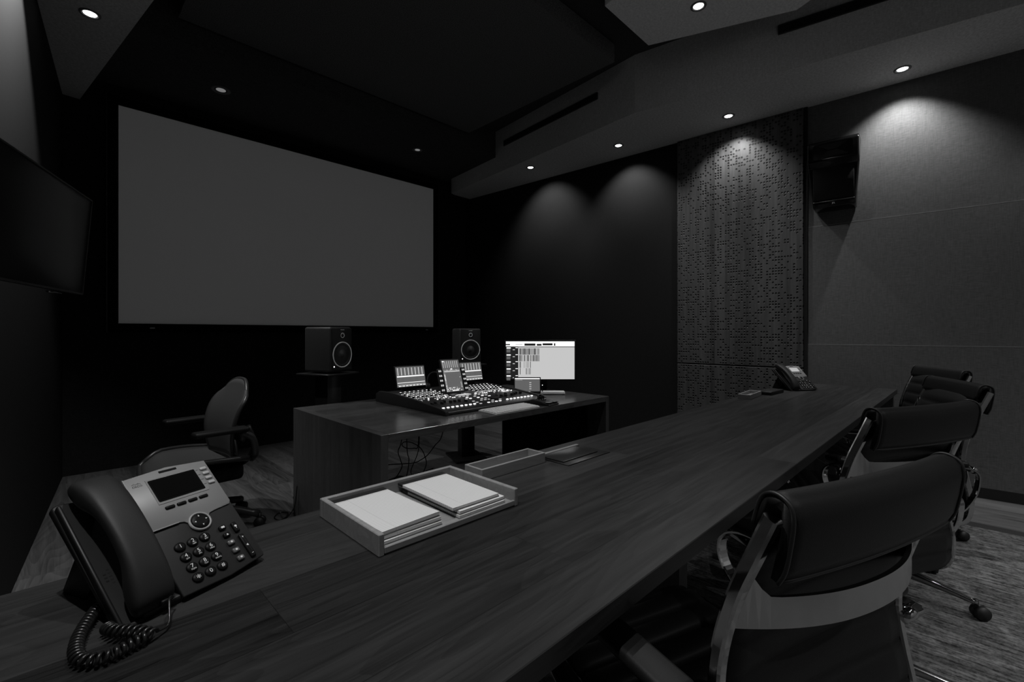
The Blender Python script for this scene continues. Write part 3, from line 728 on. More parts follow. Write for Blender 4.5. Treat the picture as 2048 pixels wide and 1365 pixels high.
# ------------------------------------------------------------------ desk telephones
def telephone(loc, yaw, label, lit):
    o = thing('telephone', label, 'telephone', loc, yaw, 'desk telephones on the conference table')
    FM = T(0, 0, 0.013) @ R(41.97, 'X')          # face frame: x across, y up the slope, z out of the face
    def part(name, fn, mats, parent=None, m=FM):
        b = bm_new(); fn(b)
        q = obj(name, b, mats, parent or o)
        if parent is None: q.matrix_local = m
        inv = m.inverted()
        for v_ in q.data.vertices:
            w_ = m @ v_.co
            if w_.z < 0.0004: w_.z = 0.0004; v_.co = inv @ w_
        return q
    # slab that carries the keys and the cradle under the handset
    def body(b):
        prism(b, [(0.074, -0.004), (0.150, -0.0075), (0.217, -0.001), (0.219, 0.004), (0.221, 0.222), (0.217, 0.228), (0.15, 0.234), (0.080, 0.229), (0.074, 0.224)], 'z', -0.032, 0.0, r=0.002)
    bd = part('body', body, ['plastic'])
    def cradle(b):
        prism(b, [(-0.004, 0.004), (0.0, -0.003), (0.076, -0.006), (0.076, 0.222), (0.002, 0.232), (-0.006, 0.228)], 'z', -0.036, -0.022, r=0.003)
        box(b, (-0.001, 0.112, -0.020), (0.006, 0.222, 0.016), 0.0025, 2)
        box(b, (0.038, -0.001, -0.020), (0.076, 0.008, 0.016), 0.0025, 2)
        prism(b, disc_pts(0.030, 0.085, 0.024, 0.024, 24), 'z', -0.0225, -0.0215)
        for i in range(7):
            for j in range(7):
                a, c = 0.030+(i-3)*0.0058, 0.085+(j-3)*0.0058
                if (a-0.03)**2+(c-0.085)**2 < 0.0195**2: box(b, (a, c, -0.0212), (0.0036, 0.0022, 0.0012), mi=1)
    part('cradle', cradle, ['plastic_dark', 'slot'])
    # grey faceplate with the rounded bay for the navigation key
    def plate(b):
        pts = [(0.079, 0.118), (0.122, 0.118)]
        cx_, cy_, rr = 0.152, 0.1065, 0.0185
        pts += [(0.130, 0.116)]
        for k in range(13):
            a = math.radians(165+k*(375-165)/12)
            pts.append((cx_+rr*math.cos(a), cy_+rr*math.sin(a)))
        pts += [(0.174, 0.116), (0.186, 0.118), (0.214, 0.120), (0.2185, 0.126), (0.219, 0.228), (0.150, 0.2345), (0.079, 0.2285)]
        prism(b, pts, 'z', 0.0, 0.0028, r=0.0007, seg=1)
        box(b, (0.0795, 0.173, 0.0025), (0.0016, 0.110, 0.003), mi=1)
        box(b, (0.1005, 0.1183, 0.0025), (0.043, 0.0014, 0.0025), mi=1)
        box(b, (0.151, 0.2265, 0.0030), (0.030, 0.0042, 0.0008), mi=2)
        # maker's mark: bridge of bars over the name
        for k, hh in enumerate((2, 3.4, 5.2, 3.4, 2, 3.4, 5.2, 3.4, 2)):
            box(b, (0.0885+k*0.0016, 0.2135+hh*0.0003, 0.003), (0.0006, hh*0.0006, 0.0004), mi=3)
        text(b, 'CISCO', 0.0052, T(0.0949, 0.2095, 0.0029), 3)
        prism(b, [(0.109, 0.162), (0.196, 0.162), (0.198, 0.168), (0.198, 0.212), (0.193, 0.2165), (0.109, 0.2165)], 'z', 0.0028, 0.0036)
        for k in range(4): box(b, (0.1955, 0.176+k*0.0112, 0.0038), (0.0045, 0.0006, 0.0006), mi=3)
    part('faceplate', plate, ['phone_plate', 'phone_ring', 'key', 'legend_dim'])
    def ring(b):
        lathe(b, [(0.0150, 0.003), (0.0155, 0.0045), (0.0180, 0.0045), (0.0186, 0.002)], 32, T(0.152, 0.1065, 0), cap=False)
    part('key_bezel', ring, ['phone_ring'])
    def lcdf(b):
        prism(b, rrect(0.1515, 0.190, 0.080, 0.047, 0.002), 'z', 0.0032, 0.0042, mi=1)
        prism(b, rrect(0.1515, 0.1905, 0.073, 0.040, 0.001), 'z', 0.0040, 0.0046)
    part('display', lcdf, ['lcd_on' if lit else 'lcd', 'plastic_gloss'])
    def nav(b):
        lathe(b, [(0.0148, 0.001), (0.0148, 0.0045), (0.0135, 0.0060), (0.005, 0.0052), (0, 0.0052)], 28, T(0.152, 0.1065, 0))
        for k in range(4):
            a = k*PI/2
            prism(b, [(0.0018, 0), (-0.0013, 0.0013), (-0.0013, -0.0013)], 'z', 0.0058, 0.0064, T(0.152+0.0095*math.cos(a), 0.1065+0.0095*math.sin(a), 0) @ Matrix.Rotation(a, 4, 'Z'), 1)
    part('navigation_key', nav, ['key', 'legend'])
    for k in range(4):
        part('soft_key', lambda b: box(b, (0.122+0.0193*k, 0.1515, 0.0036), (0.0158, 0.0062, 0.0042), 0.002, 2), ['key'])
        part('line_key', lambda b: box(b, (0.2075, 0.176+0.0112*k, 0.0038), (0.0125, 0.0066, 0.0046), 0.0028, 3), ['key_pale'])
    names = ('1', '2', '3', '4', '5', '6', '7', '8', '9', '*', '0', '#')
    sub = ('', 'ABC', 'DEF', 'GHI', 'JKL', 'MNO', 'PQRS', 'TUV', 'WXYZ', '', '', '')
    for k, nm in enumerate(names):
        cx_, cy_ = 0.1040+0.0205*(k % 3), (0.0755, 0.0550, 0.0345, 0.0145)[k//3]
        def key(b):
            lathe(b, [(0.0086, -0.001), (0.0088, 0.002), (0.0080, 0.0036), (0.004, 0.0041), (0, 0.0042)], 20, T(cx_, cy_, 0) @ Matrix.Diagonal((1, 0.93, 1, 1)))
            text(b, nm, 0.0098 if nm != '*' else 0.016, T(cx_, cy_+(0.0012 if sub[k] else (-0.003 if nm == '*' else 0)), 0.0041), 1)
            if sub[k]: text(b, sub[k], 0.0034, T(cx_, cy_-0.0045, 0.0039), 1)
        part('number_key', key, ['key', 'legend'])
    for (a, c, w_, h_, mk, sym) in ((0.178, 0.0785, 0.0125, 0.0092, 'key', 'mail'), (0.178, 0.0625, 0.0125, 0.0092, 'key', 'hold'), (0.1775, 0.0460, 0.0125, 0.0095, 'key_grey', 'page'),
                                    (0.1775, 0.0290, 0.0125, 0.0095, 'key_grey', 'head'), (0.1775, 0.0125, 0.0125, 0.0095, 'key_grey', 'loud'), (0.1985, 0.0705, 0.0095, 0.0215, 'key', 'mute')):
        def fk(b):
            box(b, (a, c, 0.002), (w_, h_, 0.0056), min(w_, h_)*0.42, 4)
            z_ = 0.0048
            if sym == 'mail':
                box(b, (a, c, z_), (0.006, 0.0038, 0.0004), mi=1)
            elif sym == 'mute':
                lathe(b, [(0.0014, 0), (0.0022, 0), (0.0022, 0.0004), (0.0014, 0.0004)], 12, T(a, c+0.001, z_-0.0002), 1); box(b, (a, c-0.0026, z_), (0.0008, 0.003, 0.0004), mi=1)
            elif sym == 'hold':
                prism(b, [(-0.002, -0.0018), (0.002, -0.0018), (0, 0.0022)], 'z', z_-0.0002, z_+0.0002, T(a, c, 0), 1)
            else:
                lathe(b, [(0.0012, 0), (0.0020, 0), (0.0020, 0.0004), (0.0012, 0.0004)], 12, T(a, c, z_-0.0002), 1)
        part('function_key', fk, [mk, 'legend'])
    def vol(b):
        box(b, (0.1985, 0.0285, 0.002), (0.0098, 0.050, 0.0056), 0.0042, 4)
        z_ = 0.0049
        box(b, (0.1985, 0.0465, z_), (0.0034, 0.0007, 0.0003), mi=1); box(b, (0.1985, 0.0465, z_), (0.0007, 0.0034, 0.0003), mi=1)
        box(b, (0.1985, 0.0105, z_), (0.0034, 0.0007, 0.0003), mi=1)
        prism(b, [(-0.002, -0.0008), (-0.002, 0.0008), (0.0012, 0.0022), (0.0012, -0.0022)], 'z', z_-0.0002, z_+0.0002, T(0.1985, 0.0285, 0), 1)
    part('volume_key', vol, ['key', 'legend'])
    # handset: an arched bar lofted along the slope
    def handset(b):
        tb = bmesh.new(); rings = []
        st = ((0.001, 0.000, -0.012, 0.019), (0.006, 0.014, -0.017, 0.0265), (0.020, 0.024, -0.018, 0.0288), (0.045, 0.033, -0.014, 0.0285), (0.062, 0.036, 0.002, 0.0262), (0.080, 0.0385, 0.013, 0.0250),
              (0.115, 0.041, 0.018, 0.0245), (0.150, 0.0405, 0.017, 0.0250), (0.178, 0.0385, 0.010, 0.0262), (0.196, 0.036, -0.006, 0.0280), (0.222, 0.030, -0.014, 0.0288), (0.240, 0.019, -0.014, 0.0272), (0.248, 0.003, -0.010, 0.020))
        for (v, no, ni, hw) in st:
            cx_ = 0.0375+0.002*math.sin(PI*v/0.25); nm_ = (no+ni)/2; hh = (no-ni)/2; ring_ = []
            for k in range(24):
                a = 2*PI*k/24; ca, sa = math.cos(a), math.sin(a)
                e = 0.55
                xx = math.copysign(abs(ca)**e, ca)*hw; zz = math.copysign(abs(sa)**0.62, sa)*hh
                ring_.append(tb.verts.new((cx_+xx, v, nm_+zz)))
            rings.append(ring_)
        for r0, r1 in zip(rings, rings[1:]):
            for k in range(24): tb.faces.new((r0[k], r0[(k+1) % 24], r1[(k+1) % 24], r1[k]))
        tb.faces.new(rings[0]); tb.faces.new(rings[-1])
        bmesh.ops.recalc_face_normals(tb, faces=tb.faces)
        put(b, tb, None, 0, True)
    hs = part('handset', handset, ['plastic'])
    sb = hs.modifiers.new('smooth', 'SUBSURF'); sb.levels = 1; sb.render_levels = 2
    # wedge stand behind the slab, foot on the table
    def stand(b):
        prism(b, [(0.100, 0.060), (0.150, 0.108), (0.212, 0.004), (0.212, 0.0), (0.150, 0.0)], 'x', 0.020, 0.190, r=0.002)
        box(b, (0.105, 0.125, 0.003), (0.165, 0.175, 0.006), 0.002, 1)
        box(b, (0.105, 0.03, 0.006), (0.165, 0.05, 0.012), 0.002, 1)
    part('stand', stand, ['plastic_dark'], m=Matrix.Identity(4))
    return o, FM

ph, FM = telephone((0.070, 0.836, 0.75), 22.98, 'near grey and black desk telephone with a coiled cord at the front left', False)
# its coiled cord (drawn in the telephone's own frame)
def to_local(p):
    a = math.radians(-22.98); x, y = p[0]-0.070, p[1]-0.836
    return Vector((x*math.cos(a)-y*math.sin(a), x*math.sin(a)+y*math.cos(a), p[2]))
def coil(b, pts, R_, r_, pitch, n=10):
    P = smooth_path([to_local(p) for p in pts], 24); L_ = [0]
    for a, c in zip(P, P[1:]): L_.append(L_[-1]+(c-a).length)
    turns = L_[-1]/pitch; N_ = int(turns*n); out = []
    j = 0
    for k in range(N_+1):
        s = L_[-1]*k/N_
        while j < len(L_)-2 and L_[j+1] < s: j += 1
        f = (s-L_[j])/max(1e-9, L_[j+1]-L_[j]); p = P[j].lerp(P[j+1], f); tg = (P[j+1]-P[j]).normalized()
        sd = tg.cross(Vector((0, 0, 1))).normalized(); up = sd.cross(tg)
        a = 2*PI*turns*k/N_
        out.append(p+(sd*math.cos(a)+up*math.sin(a))*R_)
    tube(b, out, r_, 7)
    return out[0], out[-1]
bm = bm_new()
zc_ = 0.0092
e1 = coil(bm, [(0.093, 0.786, zc_), (0.074, 0.806, zc_+0.004), (0.055, 0.826, zc_+0.004), (0.049, 0.850, zc_)], 0.0066, 0.0024, 0.0076, 16)
e2 = coil(bm, [(0.084, 0.786, zc_-0.0002), (0.066, 0.780, zc_), (0.044, 0.774, zc_), (0.024, 0.784, zc_), (0.017, 0.812, zc_), (0.022, 0.858, zc_), (0.040, 0.915, zc_), (0.060, 0.950, zc_)], 0.0066, 0.0024, 0.0076, 16)
jack = FM @ Vector((0.046, 0.003, 0.004))
tube(bm, [jack, jack+Vector((0.010, -0.006, 0.002)), to_local((0.117, 0.835, 0.028)), to_local((0.112, 0.805, 0.008)), e1[0]], 0.0015, 8, sub=8)
tube(bm, [e1[1], to_local((0.060, 0.86, 0.006)), to_local((0.075, 0.90, 0.005))], 0.0015, 8, sub=6)
obj('coiled_cord', bm, 'cord', ph)
bm = bm_new(); box(bm, (0, 0, 0), (0.010, 0.012, 0.008), 0.0015, 2, Matrix.Translation(jack)); obj('cord_plug', bm, 'plastic_dark', ph)

ph2, _ = telephone((3.765, 0.912, 0.75), -31, 'far desk telephone with a lit display at the far end of the table', True)

# ------------------------------------------------------------------ conference chairs (local: y forward, z up)
BACK = [(-0.205, 0.415), (-0.214, 0.46), (-0.214, 0.52), (-0.200, 0.59), (-0.190, 0.66), (-0.197, 0.74), (-0.222, 0.83), (-0.242, 0.88), (-0.255, 0.908)]
SEAT = [(0.345, 0.405), (0.338, 0.432), (0.30, 0.448), (0.22, 0.445), (0.10, 0.432), (0.0, 0.424), (-0.10, 0.424), (-0.17, 0.432)]

def sling(bm, path, hw, rib, t0, t1, sag, off, round_ends=True):
    """padded strip following a (y,z) path, with cross ribs; off shifts it along its normal"""
    P = smooth_path([(0, a, b) for a, b in path], 10); L_ = [0]
    for a, c in zip(P, P[1:]): L_.append(L_[-1]+(c-a).length)
    tot = L_[-1]; nr = max(1, round(tot/rib)); per = 8; rows = nr*per; nx = 12
    tb = bmesh.new(); top = []; bot = []; j = 0
    for k in range(rows+1):
        s = tot*k/rows
        while j < len(L_)-2 and L_[j+1] < s: j += 1
        f = (s-L_[j])/max(1e-9, L_[j+1]-L_[j]); p = P[j].lerp(P[j+1], f); tg = (P[j+1]-P[j]).normalized(); n = Vector((0, -tg.z, tg.y))
        th = t0+t1*abs(math.sin(PI*(k % per)/per))**0.5 if k % per else t0
        w_ = hw
        e = min(s, tot-s)
        if round_ends and e < 0.04: w_ = hw-0.04+math.sqrt(max(0, 0.04**2-(0.04-e)**2)); th = th*(0.35+0.65*e/0.04)
        ra = []; rb = []
        for i in range(nx+1):
            u = -1+2*i/nx; bow = -sag*(1-u*u); ed = 1-0.6*abs(u)**8
            ra.append(tb.verts.new(Vector((u*w_, p.y, p.z))+n*(off+bow+th*ed))); rb.append(tb.verts.new(Vector((u*w_, p.y, p.z))+n*(off+bow-th*ed)))
        top.append(ra); bot.append(rb)
    for k in range(rows):
        for i in range(nx):
            tb.faces.new((top[k][i], top[k][i+1], top[k+1][i+1], top[k+1][i])); tb.faces.new((bot[k][i], bot[k+1][i], bot[k+1][i+1], bot[k][i+1]))
        tb.faces.new((top[k][0], top[k+1][0], bot[k+1][0], bot[k][0])); tb.faces.new((top[k][nx], bot[k][nx], bot[k+1][nx], top[k+1][nx]))
    tb.faces.new(top[0]+bot[0][::-1]); tb.faces.new(top[-1][::-1]+bot[-1])
    bmesh.ops.recalc_face_normals(tb, faces=tb.faces)
    put(bm, tb, None, 0, True)

def make_chair(label, closed_arms=True):
    o = thing('conference_chair', label, 'chair', (0, 0, 0), 0, 'black leather chairs along the conference table')
    HW = 0.238
    b = bm_new(); sling(b, BACK, 0.226, 0.066, 0.006, 0.009, 0.012, 0.004); obj('backrest', b, 'leather', o)
    b = bm_new(); sling(b, SEAT, 0.228, 0.066, 0.008, 0.012, -0.004, 0.010); obj('seat', b, 'leather', o)
    # head cushion: a padded saddle folded over the top of the back, open at its ends
    outer = [(-0.274, 0.846), (-0.284, 0.866), (-0.291, 0.900), (-0.295, 0.930), (-0.293, 0.949), (-0.284, 0.959), (-0.271, 0.963), (-0.258, 0.960), (-0.249, 0.950), (-0.242, 0.930), (-0.237, 0.912), (-0.235, 0.900)]
    inner = [(-0.241, 0.899), (-0.246, 0.912), (-0.253, 0.930), (-0.260, 0.943), (-0.270, 0.948), (-0.279, 0.942), (-0.278, 0.915), (-0.272, 0.885), (-0.264, 0.850)]
    prof = outer+inner
    b = bm_new(); tb = bmesh.new(); rows = []; nx = 22; HC = 0.2255
    for i in range(nx+1):
        u = -1+2*i/nx; bow = -0.013*(1-u*u); e = (1-abs(u))*HC; row = []
        puff = 1.0 if e > 0.02 else 0.72+0.28*math.sqrt(max(0, 1-((0.02-e)/0.02)**2))
        for k, (a, c) in enumerate(prof):
            ca, cc = -0.266, 0.905
            if k < len(outer): a2, c2 = ca+(a-ca)*(0.80+0.20*puff), cc+(c-cc)*(0.93+0.07*puff)
            else: a2, c2 = a, c
            row.append(tb.verts.new((u*HC, a2+bow, c2)))
        rows.append(row)
    for r0, r1 in zip(rows, rows[1:]):
        for k in range(len(prof)): tb.faces.new((r0[k], r0[(k+1) % len(prof)], r1[(k+1) % len(prof)], r1[k]))
    tb.faces.new(rows[0]); tb.faces.new(rows[-1][::-1]); bmesh.ops.recalc_face_normals(tb, faces=tb.faces)
    put(b, tb, None, 0, True); hc = obj('head_cushion', b, 'leather', o)
    b = bm_new()
    for s_ in (-1, 1): tube(b, [(s_*0.2250, -0.266+(a+0.266)*0.97, 0.905+(c-0.905)*0.99) for a, c in outer[:11]], 0.0028, 6, sub=3)
    tube(b, [(-0.222+0.444*k/16, -0.274-0.013*(1-(k/8-1)**2), 0.848) for k in range(17)], 0.0032, 6)
    obj('piping', b, 'leather_seam', hc)
    # side frames: flat bars following back and seat
    path = [(-0.276, 0.935), (-0.252, 0.88), (-0.222, 0.81), (-0.198, 0.73), (-0.190, 0.66), (-0.200, 0.59), (-0.214, 0.52), (-0.214, 0.46), (-0.196, 0.415), (-0.15, 0.397), (-0.08, 0.396), (0.05, 0.405), (0.20, 0.420), (0.29, 0.425), (0.330, 0.412), (0.342, 0.385), (0.330, 0.365)]
    for s_ in (-1, 1):
        b = bm_new(); ribbon(b, path, s_*HW, 0.0085, 0.0105); obj('side_frame', b, 'chrome', o)
    # curved stretcher behind the back
    b = bm_new(); tb = bmesh.new(); fr_ = []
    for i in range(33):
        u = -1+2*i/32; y_ = -0.212-0.062*(1-abs(u)**2.2); fl = 0.055*(max(0, abs(u)-0.80)/0.20)**1.4; y_ -= 0.0
        fr_.append([tb.verts.new((u*0.232, y_+dy, 0.780+dz)) for dy, dz in ((0.004, -0.021), (0.004-0.28*fl, 0.021+fl), (-0.004-0.28*fl, 0.022+fl), (-0.004, -0.022))])
    for a, c in zip(fr_, fr_[1:]):
        for k in range(4): tb.faces.new((a[k], a[(k+1) % 4], c[(k+1) % 4], c[k]))
    tb.faces.new(fr_[0]); tb.faces.new(fr_[-1][::-1]); bmesh.ops.recalc_face_normals(tb, faces=tb.faces)
    put(b, tb, None, 0, False); obj('stretcher', b, 'satin', o)
    b = bm_new()
    tb = bmesh.new(); fr_ = []
    for i in range(13):
        u = -1+2*i/12; z_ = 0.395-0.03*(1-u*u)
        fr_.append([tb.verts.new((u*0.232, dy, z_+dz)) for dy, dz in ((-0.03, -0.005), (0.03, -0.005), (0.03, 0.005), (-0.03, 0.005))])
    for a, c in zip(fr_, fr_[1:]):
        for k in range(4): tb.faces.new((a[k], a[(k+1) % 4], c[(k+1) % 4], c[k]))
    bmesh.ops.recalc_face_normals(tb, faces=tb.faces); put(b, tb, None, 0, False)
    obj('seat_stretcher', b, 'satin', o)
    # arms: closed flat loop with a leather pad on top
    for s_ in (-1, 1):
        xa = s_*0.292
        b = bm_new()
        if closed_arms: ribbon(b, [(-0.215, 0.60), (-0.205, 0.632), (-0.16, 0.645), (-0.05, 0.645), (0.10, 0.645), (0.18, 0.640), (0.225, 0.615), (0.238, 0.575), (0.222, 0.530), (0.18, 0.490), (0.12, 0.462), (0.04, 0.435), (-0.06, 0.428), (-0.15, 0.460), (-0.20, 0.53)], xa, 0.016, 0.004, closed=True)
        else: ribbon(b, [(-0.205, 0.640), (-0.16, 0.645), (-0.05, 0.645), (0.10, 0.645), (0.18, 0.640), (0.225, 0.615), (0.238, 0.575), (0.222, 0.530), (0.18, 0.490), (0.12, 0.462), (0.05, 0.438)], xa, 0.018, 0.004)
        cyl(b, (s_*0.246, -0.198, 0.636), (s_*0.300, -0.198, 0.636), 0.013); cyl(b, (s_*0.240, 0.10, 0.412), (s_*0.296, 0.10, 0.455), 0.010)
        ar = obj('armrest', b, 'chrome', o)
        b = bm_new(); box(b, (xa, 0.02, 0.658), (0.060, 0.40, 0.024), 0.010, 3); obj('arm_pad', b, 'leather', ar)
    # mechanism, column, base
    b = bm_new(); box(b, (0, -0.02, 0.335), (0.13, 0.20, 0.05), 0.014, 3); obj('tilt_mechanism', b, 'plastic_dark', o)
    b = bm_new(); cyl(b, (0.05, 0.02, 0.335), (0.24, 0.03, 0.335), 0.005); cyl(b, (0.24, 0.03, 0.335), (0.275, 0.032, 0.335), 0.010); obj('height_lever', b, 'chrome', o)
    b = bm_new(); cyl(b, (0, 0, 0.10), (0, 0, 0.22), 0.026, 0.026, 20); cyl(b, (0, 0, 0.20), (0, 0, 0.32), 0.015, 0.015, 16); obj('gas_column', b, 'chrome', o)
    b = bm_new(); lathe(b, [(0.038, 0.075), (0.042, 0.10), (0.036, 0.125), (0.027, 0.13)], 24); obj('hub', b, 'satin', o)
    for k in range(5):
        a = 2*PI*k/5+0.30
        b = bm_new(); d = Vector((math.cos(a), math.sin(a), 0)); sd = Vector((-d.y, d.x, 0)); tb = bmesh.new(); rg = []
        for (r_, zt, zb, w_) in ((0.03, 0.122, 0.082, 0.020), (0.12, 0.117, 0.082, 0.017), (0.22, 0.103, 0.078, 0.014), (0.305, 0.088, 0.070, 0.012), (0.325, 0.083, 0.070, 0.010)):
            rg.append([tb.verts.new(d*r_+sd*q+Vector((0, 0, z_))) for q, z_ in ((-w_, zb), (w_, zb), (w_*0.8, zt-0.004), (0, zt), (-w_*0.8, zt-0.004))])
        for r0, r1 in zip(rg, rg[1:]):
            for i in range(5): tb.faces.new((r0[i], r0[(i+1) % 5], r1[(i+1) % 5], r1[i]))
        tb.faces.new(rg[0][::-1]); tb.faces.new(rg[-1]); bmesh.ops.recalc_face_normals(tb, faces=tb.faces)
        put(b, tb, None, 0, True); lg = obj('base_leg', b, 'satin', o)
        b = bm_new(); c = d*0.318; tr = Vector((math.cos(a+0.9), math.sin(a+0.9), 0)); ax = Vector((-tr.y, tr.x, 0)); wc = c+tr*0.016+Vector((0, 0, 0.0365))
        cyl(b, c+Vector((0, 0, 0.05)), c+Vector((0, 0, 0.088)), 0.008)
        for q in (-1, 1): cyl(b, wc+ax*(q*0.005), wc+ax*(q*0.021), 0.028, 0.026, 20)
        cyl(b, wc-ax*0.012, wc+ax*0.012, 0.010)
        obj('caster', b, 'rubber', lg)
    return o

ch = make_chair('nearest black leather conference chair, its back to the camera at the bottom right', False)
ch.location = (0.960, 0.362, 0.0); ch.rotation_euler = (0, 0, math.radians(-19))
ch = make_chair('black leather conference chair second from the camera along the table')
ch.location = (1.915, 0.345, 0.0); ch.rotation_euler = (0, 0, math.radians(-25))
dup(ch, (2.72, 0.30, 0), 24, 'black leather conference chair turned to show its ribbed front, third from the camera')
dup(ch, (3.62, 0.37, 0), 31, 'farthest black leather conference chair, nearest the right wall')

# ------------------------------------------------------------------ mixing desk furniture
ZD = 0.69
t = thing('console_desk', 'dark waterfall-edged wooden desk carrying the mixing console', 'desk', (0, 0, 0))
bm = bm_new(); box(bm, (2.03, 2.515, ZD-0.019), (1.83, 1.12, 0.038), 0.0012, 1, smooth=False); obj('desktop', bm, 'desk', t)
bm = bm_new(); box(bm, (1.095, 2.515, ZD/2), (0.040, 1.12, ZD), 0.0012, 1, smooth=False); obj('side_panel', bm, 'desk_side', t)
bm = bm_new(); box(bm, (2.965, 2.515, ZD/2), (0.040, 1.12, ZD), 0.0012, 1, smooth=False); obj('side_panel', bm, 'desk_side', t)
bm = bm_new(); box(bm, (2.525, 2.17, 0.326), (0.838, 0.09, 0.650), 0.002, 1, smooth=False); obj('modesty_panel', bm, 'velvet', t)

# ------------------------------------------------------------------ mixing console
t = thing('mixing_console', 'black mixing console with lit buttons, faders and three tilted displays', 'mixing console', (2.03, 2.5, ZD))
def zsurf(y):   # height of the sloping top over the desk
    if y < -0.30: return 0.022+(y+0.35)*0.16
    if y < -0.05: return 0.030+(y+0.30)*0.10
    return min(0.055+(y+0.05)*0.058, 0.072)
prof = [(-0.355, 0.004), (-0.35, 0.020), (-0.30, 0.030), (-0.05, 0.055), (0.24, 0.072), (0.40, 0.070), (0.445, 0.055), (0.45, 0.004)]
bm = bm_new(); prism(bm, prof, 'x', -0.425, 0.425, r=0.004)
obj('chassis', bm, 'console', t)
for s_ in (-1, 1):
    bm = bm_new(); prism(bm, [(-0.362, 0.0), (-0.357, 0.026), (-0.30, 0.037), (-0.05, 0.062), (0.25, 0.080), (0.41, 0.077), (0.455, 0.058), (0.458, 0.0)], 'x', s_*0.432-0.012, s_*0.432+0.012, r=0.003)
    obj('end_cheek', bm, 'plastic', t)
FX = [-0.405+0.0345*k for k in range(8)]+[0.125+0.0345*k for k in range(8)]
for k, fx in enumerate(FX):
    # fader slot and cap, lit key at its foot
    bm = bm_new(); y = -0.20+0.05*random.random(); z = zsurf(y)
    box(bm, (fx, y, z+0.007), (0.013, 0.024, 0.014), 0.003, 2); box(bm, (fx, -0.175, zsurf(-0.175)+0.0006), (0.003, 0.095, 0.001), mi=1)
    obj('fader', bm, ['plastic', 'slot'], t)
    bm = bm_new(); box(bm, (fx, -0.287, zsurf(-0.287)+0.004), (0.016, 0.013, 0.006), 0.003, 2); obj('select_key', bm, 'led', t)
    for r_ in range(4):
        y = 0.035+0.052*r_; z = zsurf(y)
        bm = bm_new(); lathe(bm, [(0.0082, 0), (0.0078, 0.013), (0.006, 0.0145), (0, 0.0145)], 14, T(fx, y, z))
        lathe(bm, [(0.0055, 0.0146), (0.0055, 0.0156), (0, 0.0158)], 12, T(fx, y, z), 1)
        obj('rotary_knob', bm, ['plastic', 'led'], t)
        if r_ == 3: continue
bm = bm_new(); rnd = random.Random(3)
for fx in FX:
    for r_ in range(4):
        y = 0.035+0.052*r_; z = zsurf(y)
        for q in (-1, 1):
            box(bm, (fx+q*0.0085, y-0.020, z+0.0015), (0.0085, 0.0085, 0.003), mi=0 if rnd.random() < 0.12 else 1)
    for yy in (-0.02, -0.045, -0.072):
        for q in (-1, 1):
            if rnd.random() < 0.55: box(bm, (fx+q*0.008, yy, zsurf(yy)+0.0015), (0.008, 0.007, 0.003), mi=0 if rnd.random() < 0.55 else 1)
for i in range(7):
    for j in range(9):
        if rnd.random() < 0.6:
            x = -0.115+0.034*i; y = -0.29+0.036*j
            box(bm, (x, y, zsurf(y)+0.0015), (0.016, 0.010, 0.003), mi=0 if rnd.random() < 0.3 else 1)
o = obj('key_matrix', bm, ['led', 'led_dim'], t); o['kind'] = 'stuff'
# transport wheel and a lit touch strip in the middle
bm = bm_new(); lathe(bm, [(0.040, 0), (0.038, 0.012), (0.028, 0.014), (0.024, 0.011), (0, 0.011)], 28, T(0.06, -0.215, zsurf(-0.215)+0.001)); obj('jog_wheel', bm, 'plastic', t)
bm = bm_new(); box(bm, (-0.045, -0.03, zsurf(-0.03)+0.002), (0.10, 0.045, 0.003), 0.001, 1); obj('touch_strip', bm, 'e_light', t)

def ui_panel(name, w_, h_, mtx, parent, draw, depth=0.012):
    b = bm_new(); box(b, (0, 0, -depth/2), (w_+0.016, h_+0.018, depth), 0.003, 2)
    hp = obj(name, b, 'plastic_dark', parent, mtx)
    b = bm_new(); box(b, (0, 0, 0.0003), (w_, h_, 0.0006), mi=0)
    def q(x0, y0, x1, y1, mi): box(b, ((x0+x1)/2*w_-w_/2, (y0+y1)/2*h_-h_/2, 0.0009), (abs(x1-x0)*w_, abs(y1-y0)*h_, 0.0006), mi=mi)
    draw(q)
    obj('screen', b, ['e_grey', 'e_white', 'e_light', 'e_mid', 'e_dark'], hp)
    return hp
def meters(q):
    for k in range(8):
        x = 0.05+k*0.122
        q(x, 0.58, x+0.028, 0.95, 2); q(x+0.03, 0.58, x+0.05, 0.93, 3)
        q(x-0.01, 0.28, x+0.085, 0.44, 3 if k % 2 else 0)
        for j in range(3): q(x+j*0.032, 0.02, x+j*0.032+0.02, 0.07, 1)
    q(0.02, 0.49, 0.98, 0.55, 1); q(0.02, 0.19, 0.98, 0.215, 1); q(0.02, 0.10, 0.98, 0.115, 2)
def middle(q):
    for k in range(8): q(0.06+k*0.115, 0.76, 0.085+k*0.115, 0.97, 2)
    q(0.04, 0.945, 0.14, 0.98, 1)
    q(0.14, 0.20, 0.84, 0.57, 3)
    q(0.05, 0.63, 0.95, 0.645, 1); q(0.45, 0.70, 0.55, 0.73, 1)
    r_ = random.Random(5)
    for k in range(26): q(0.05+0.035*k, 0.665, 0.065+0.035*k, 0.675+0.02*r_.random(), 1 if r_.random() < 0.5 else 2)
    for k in range(11):
        q(0.03, 0.14+k*0.042, 0.09, 0.16+k*0.042, 1 if r_.random() < 0.7 else 2)
        q(0.90, 0.14+k*0.042, 0.93, 0.155+k*0.042, 1 if r_.random() < 0.5 else 3)
    for j in range(3):
        for k in range(16):
            if r_.random() < 0.65: q(0.04+k*0.058, 0.02+j*0.045, 0.075+k*0.058, 0.045+j*0.045, 1 if r_.random() < 0.7 else 2)
    q(0.35, 0.02, 0.70, 0.05, 1)
ui_panel('channel_display', 0.235, 0.142, T(-0.228, 0.345, 0.170) @ R(78, 'X'), t, meters)
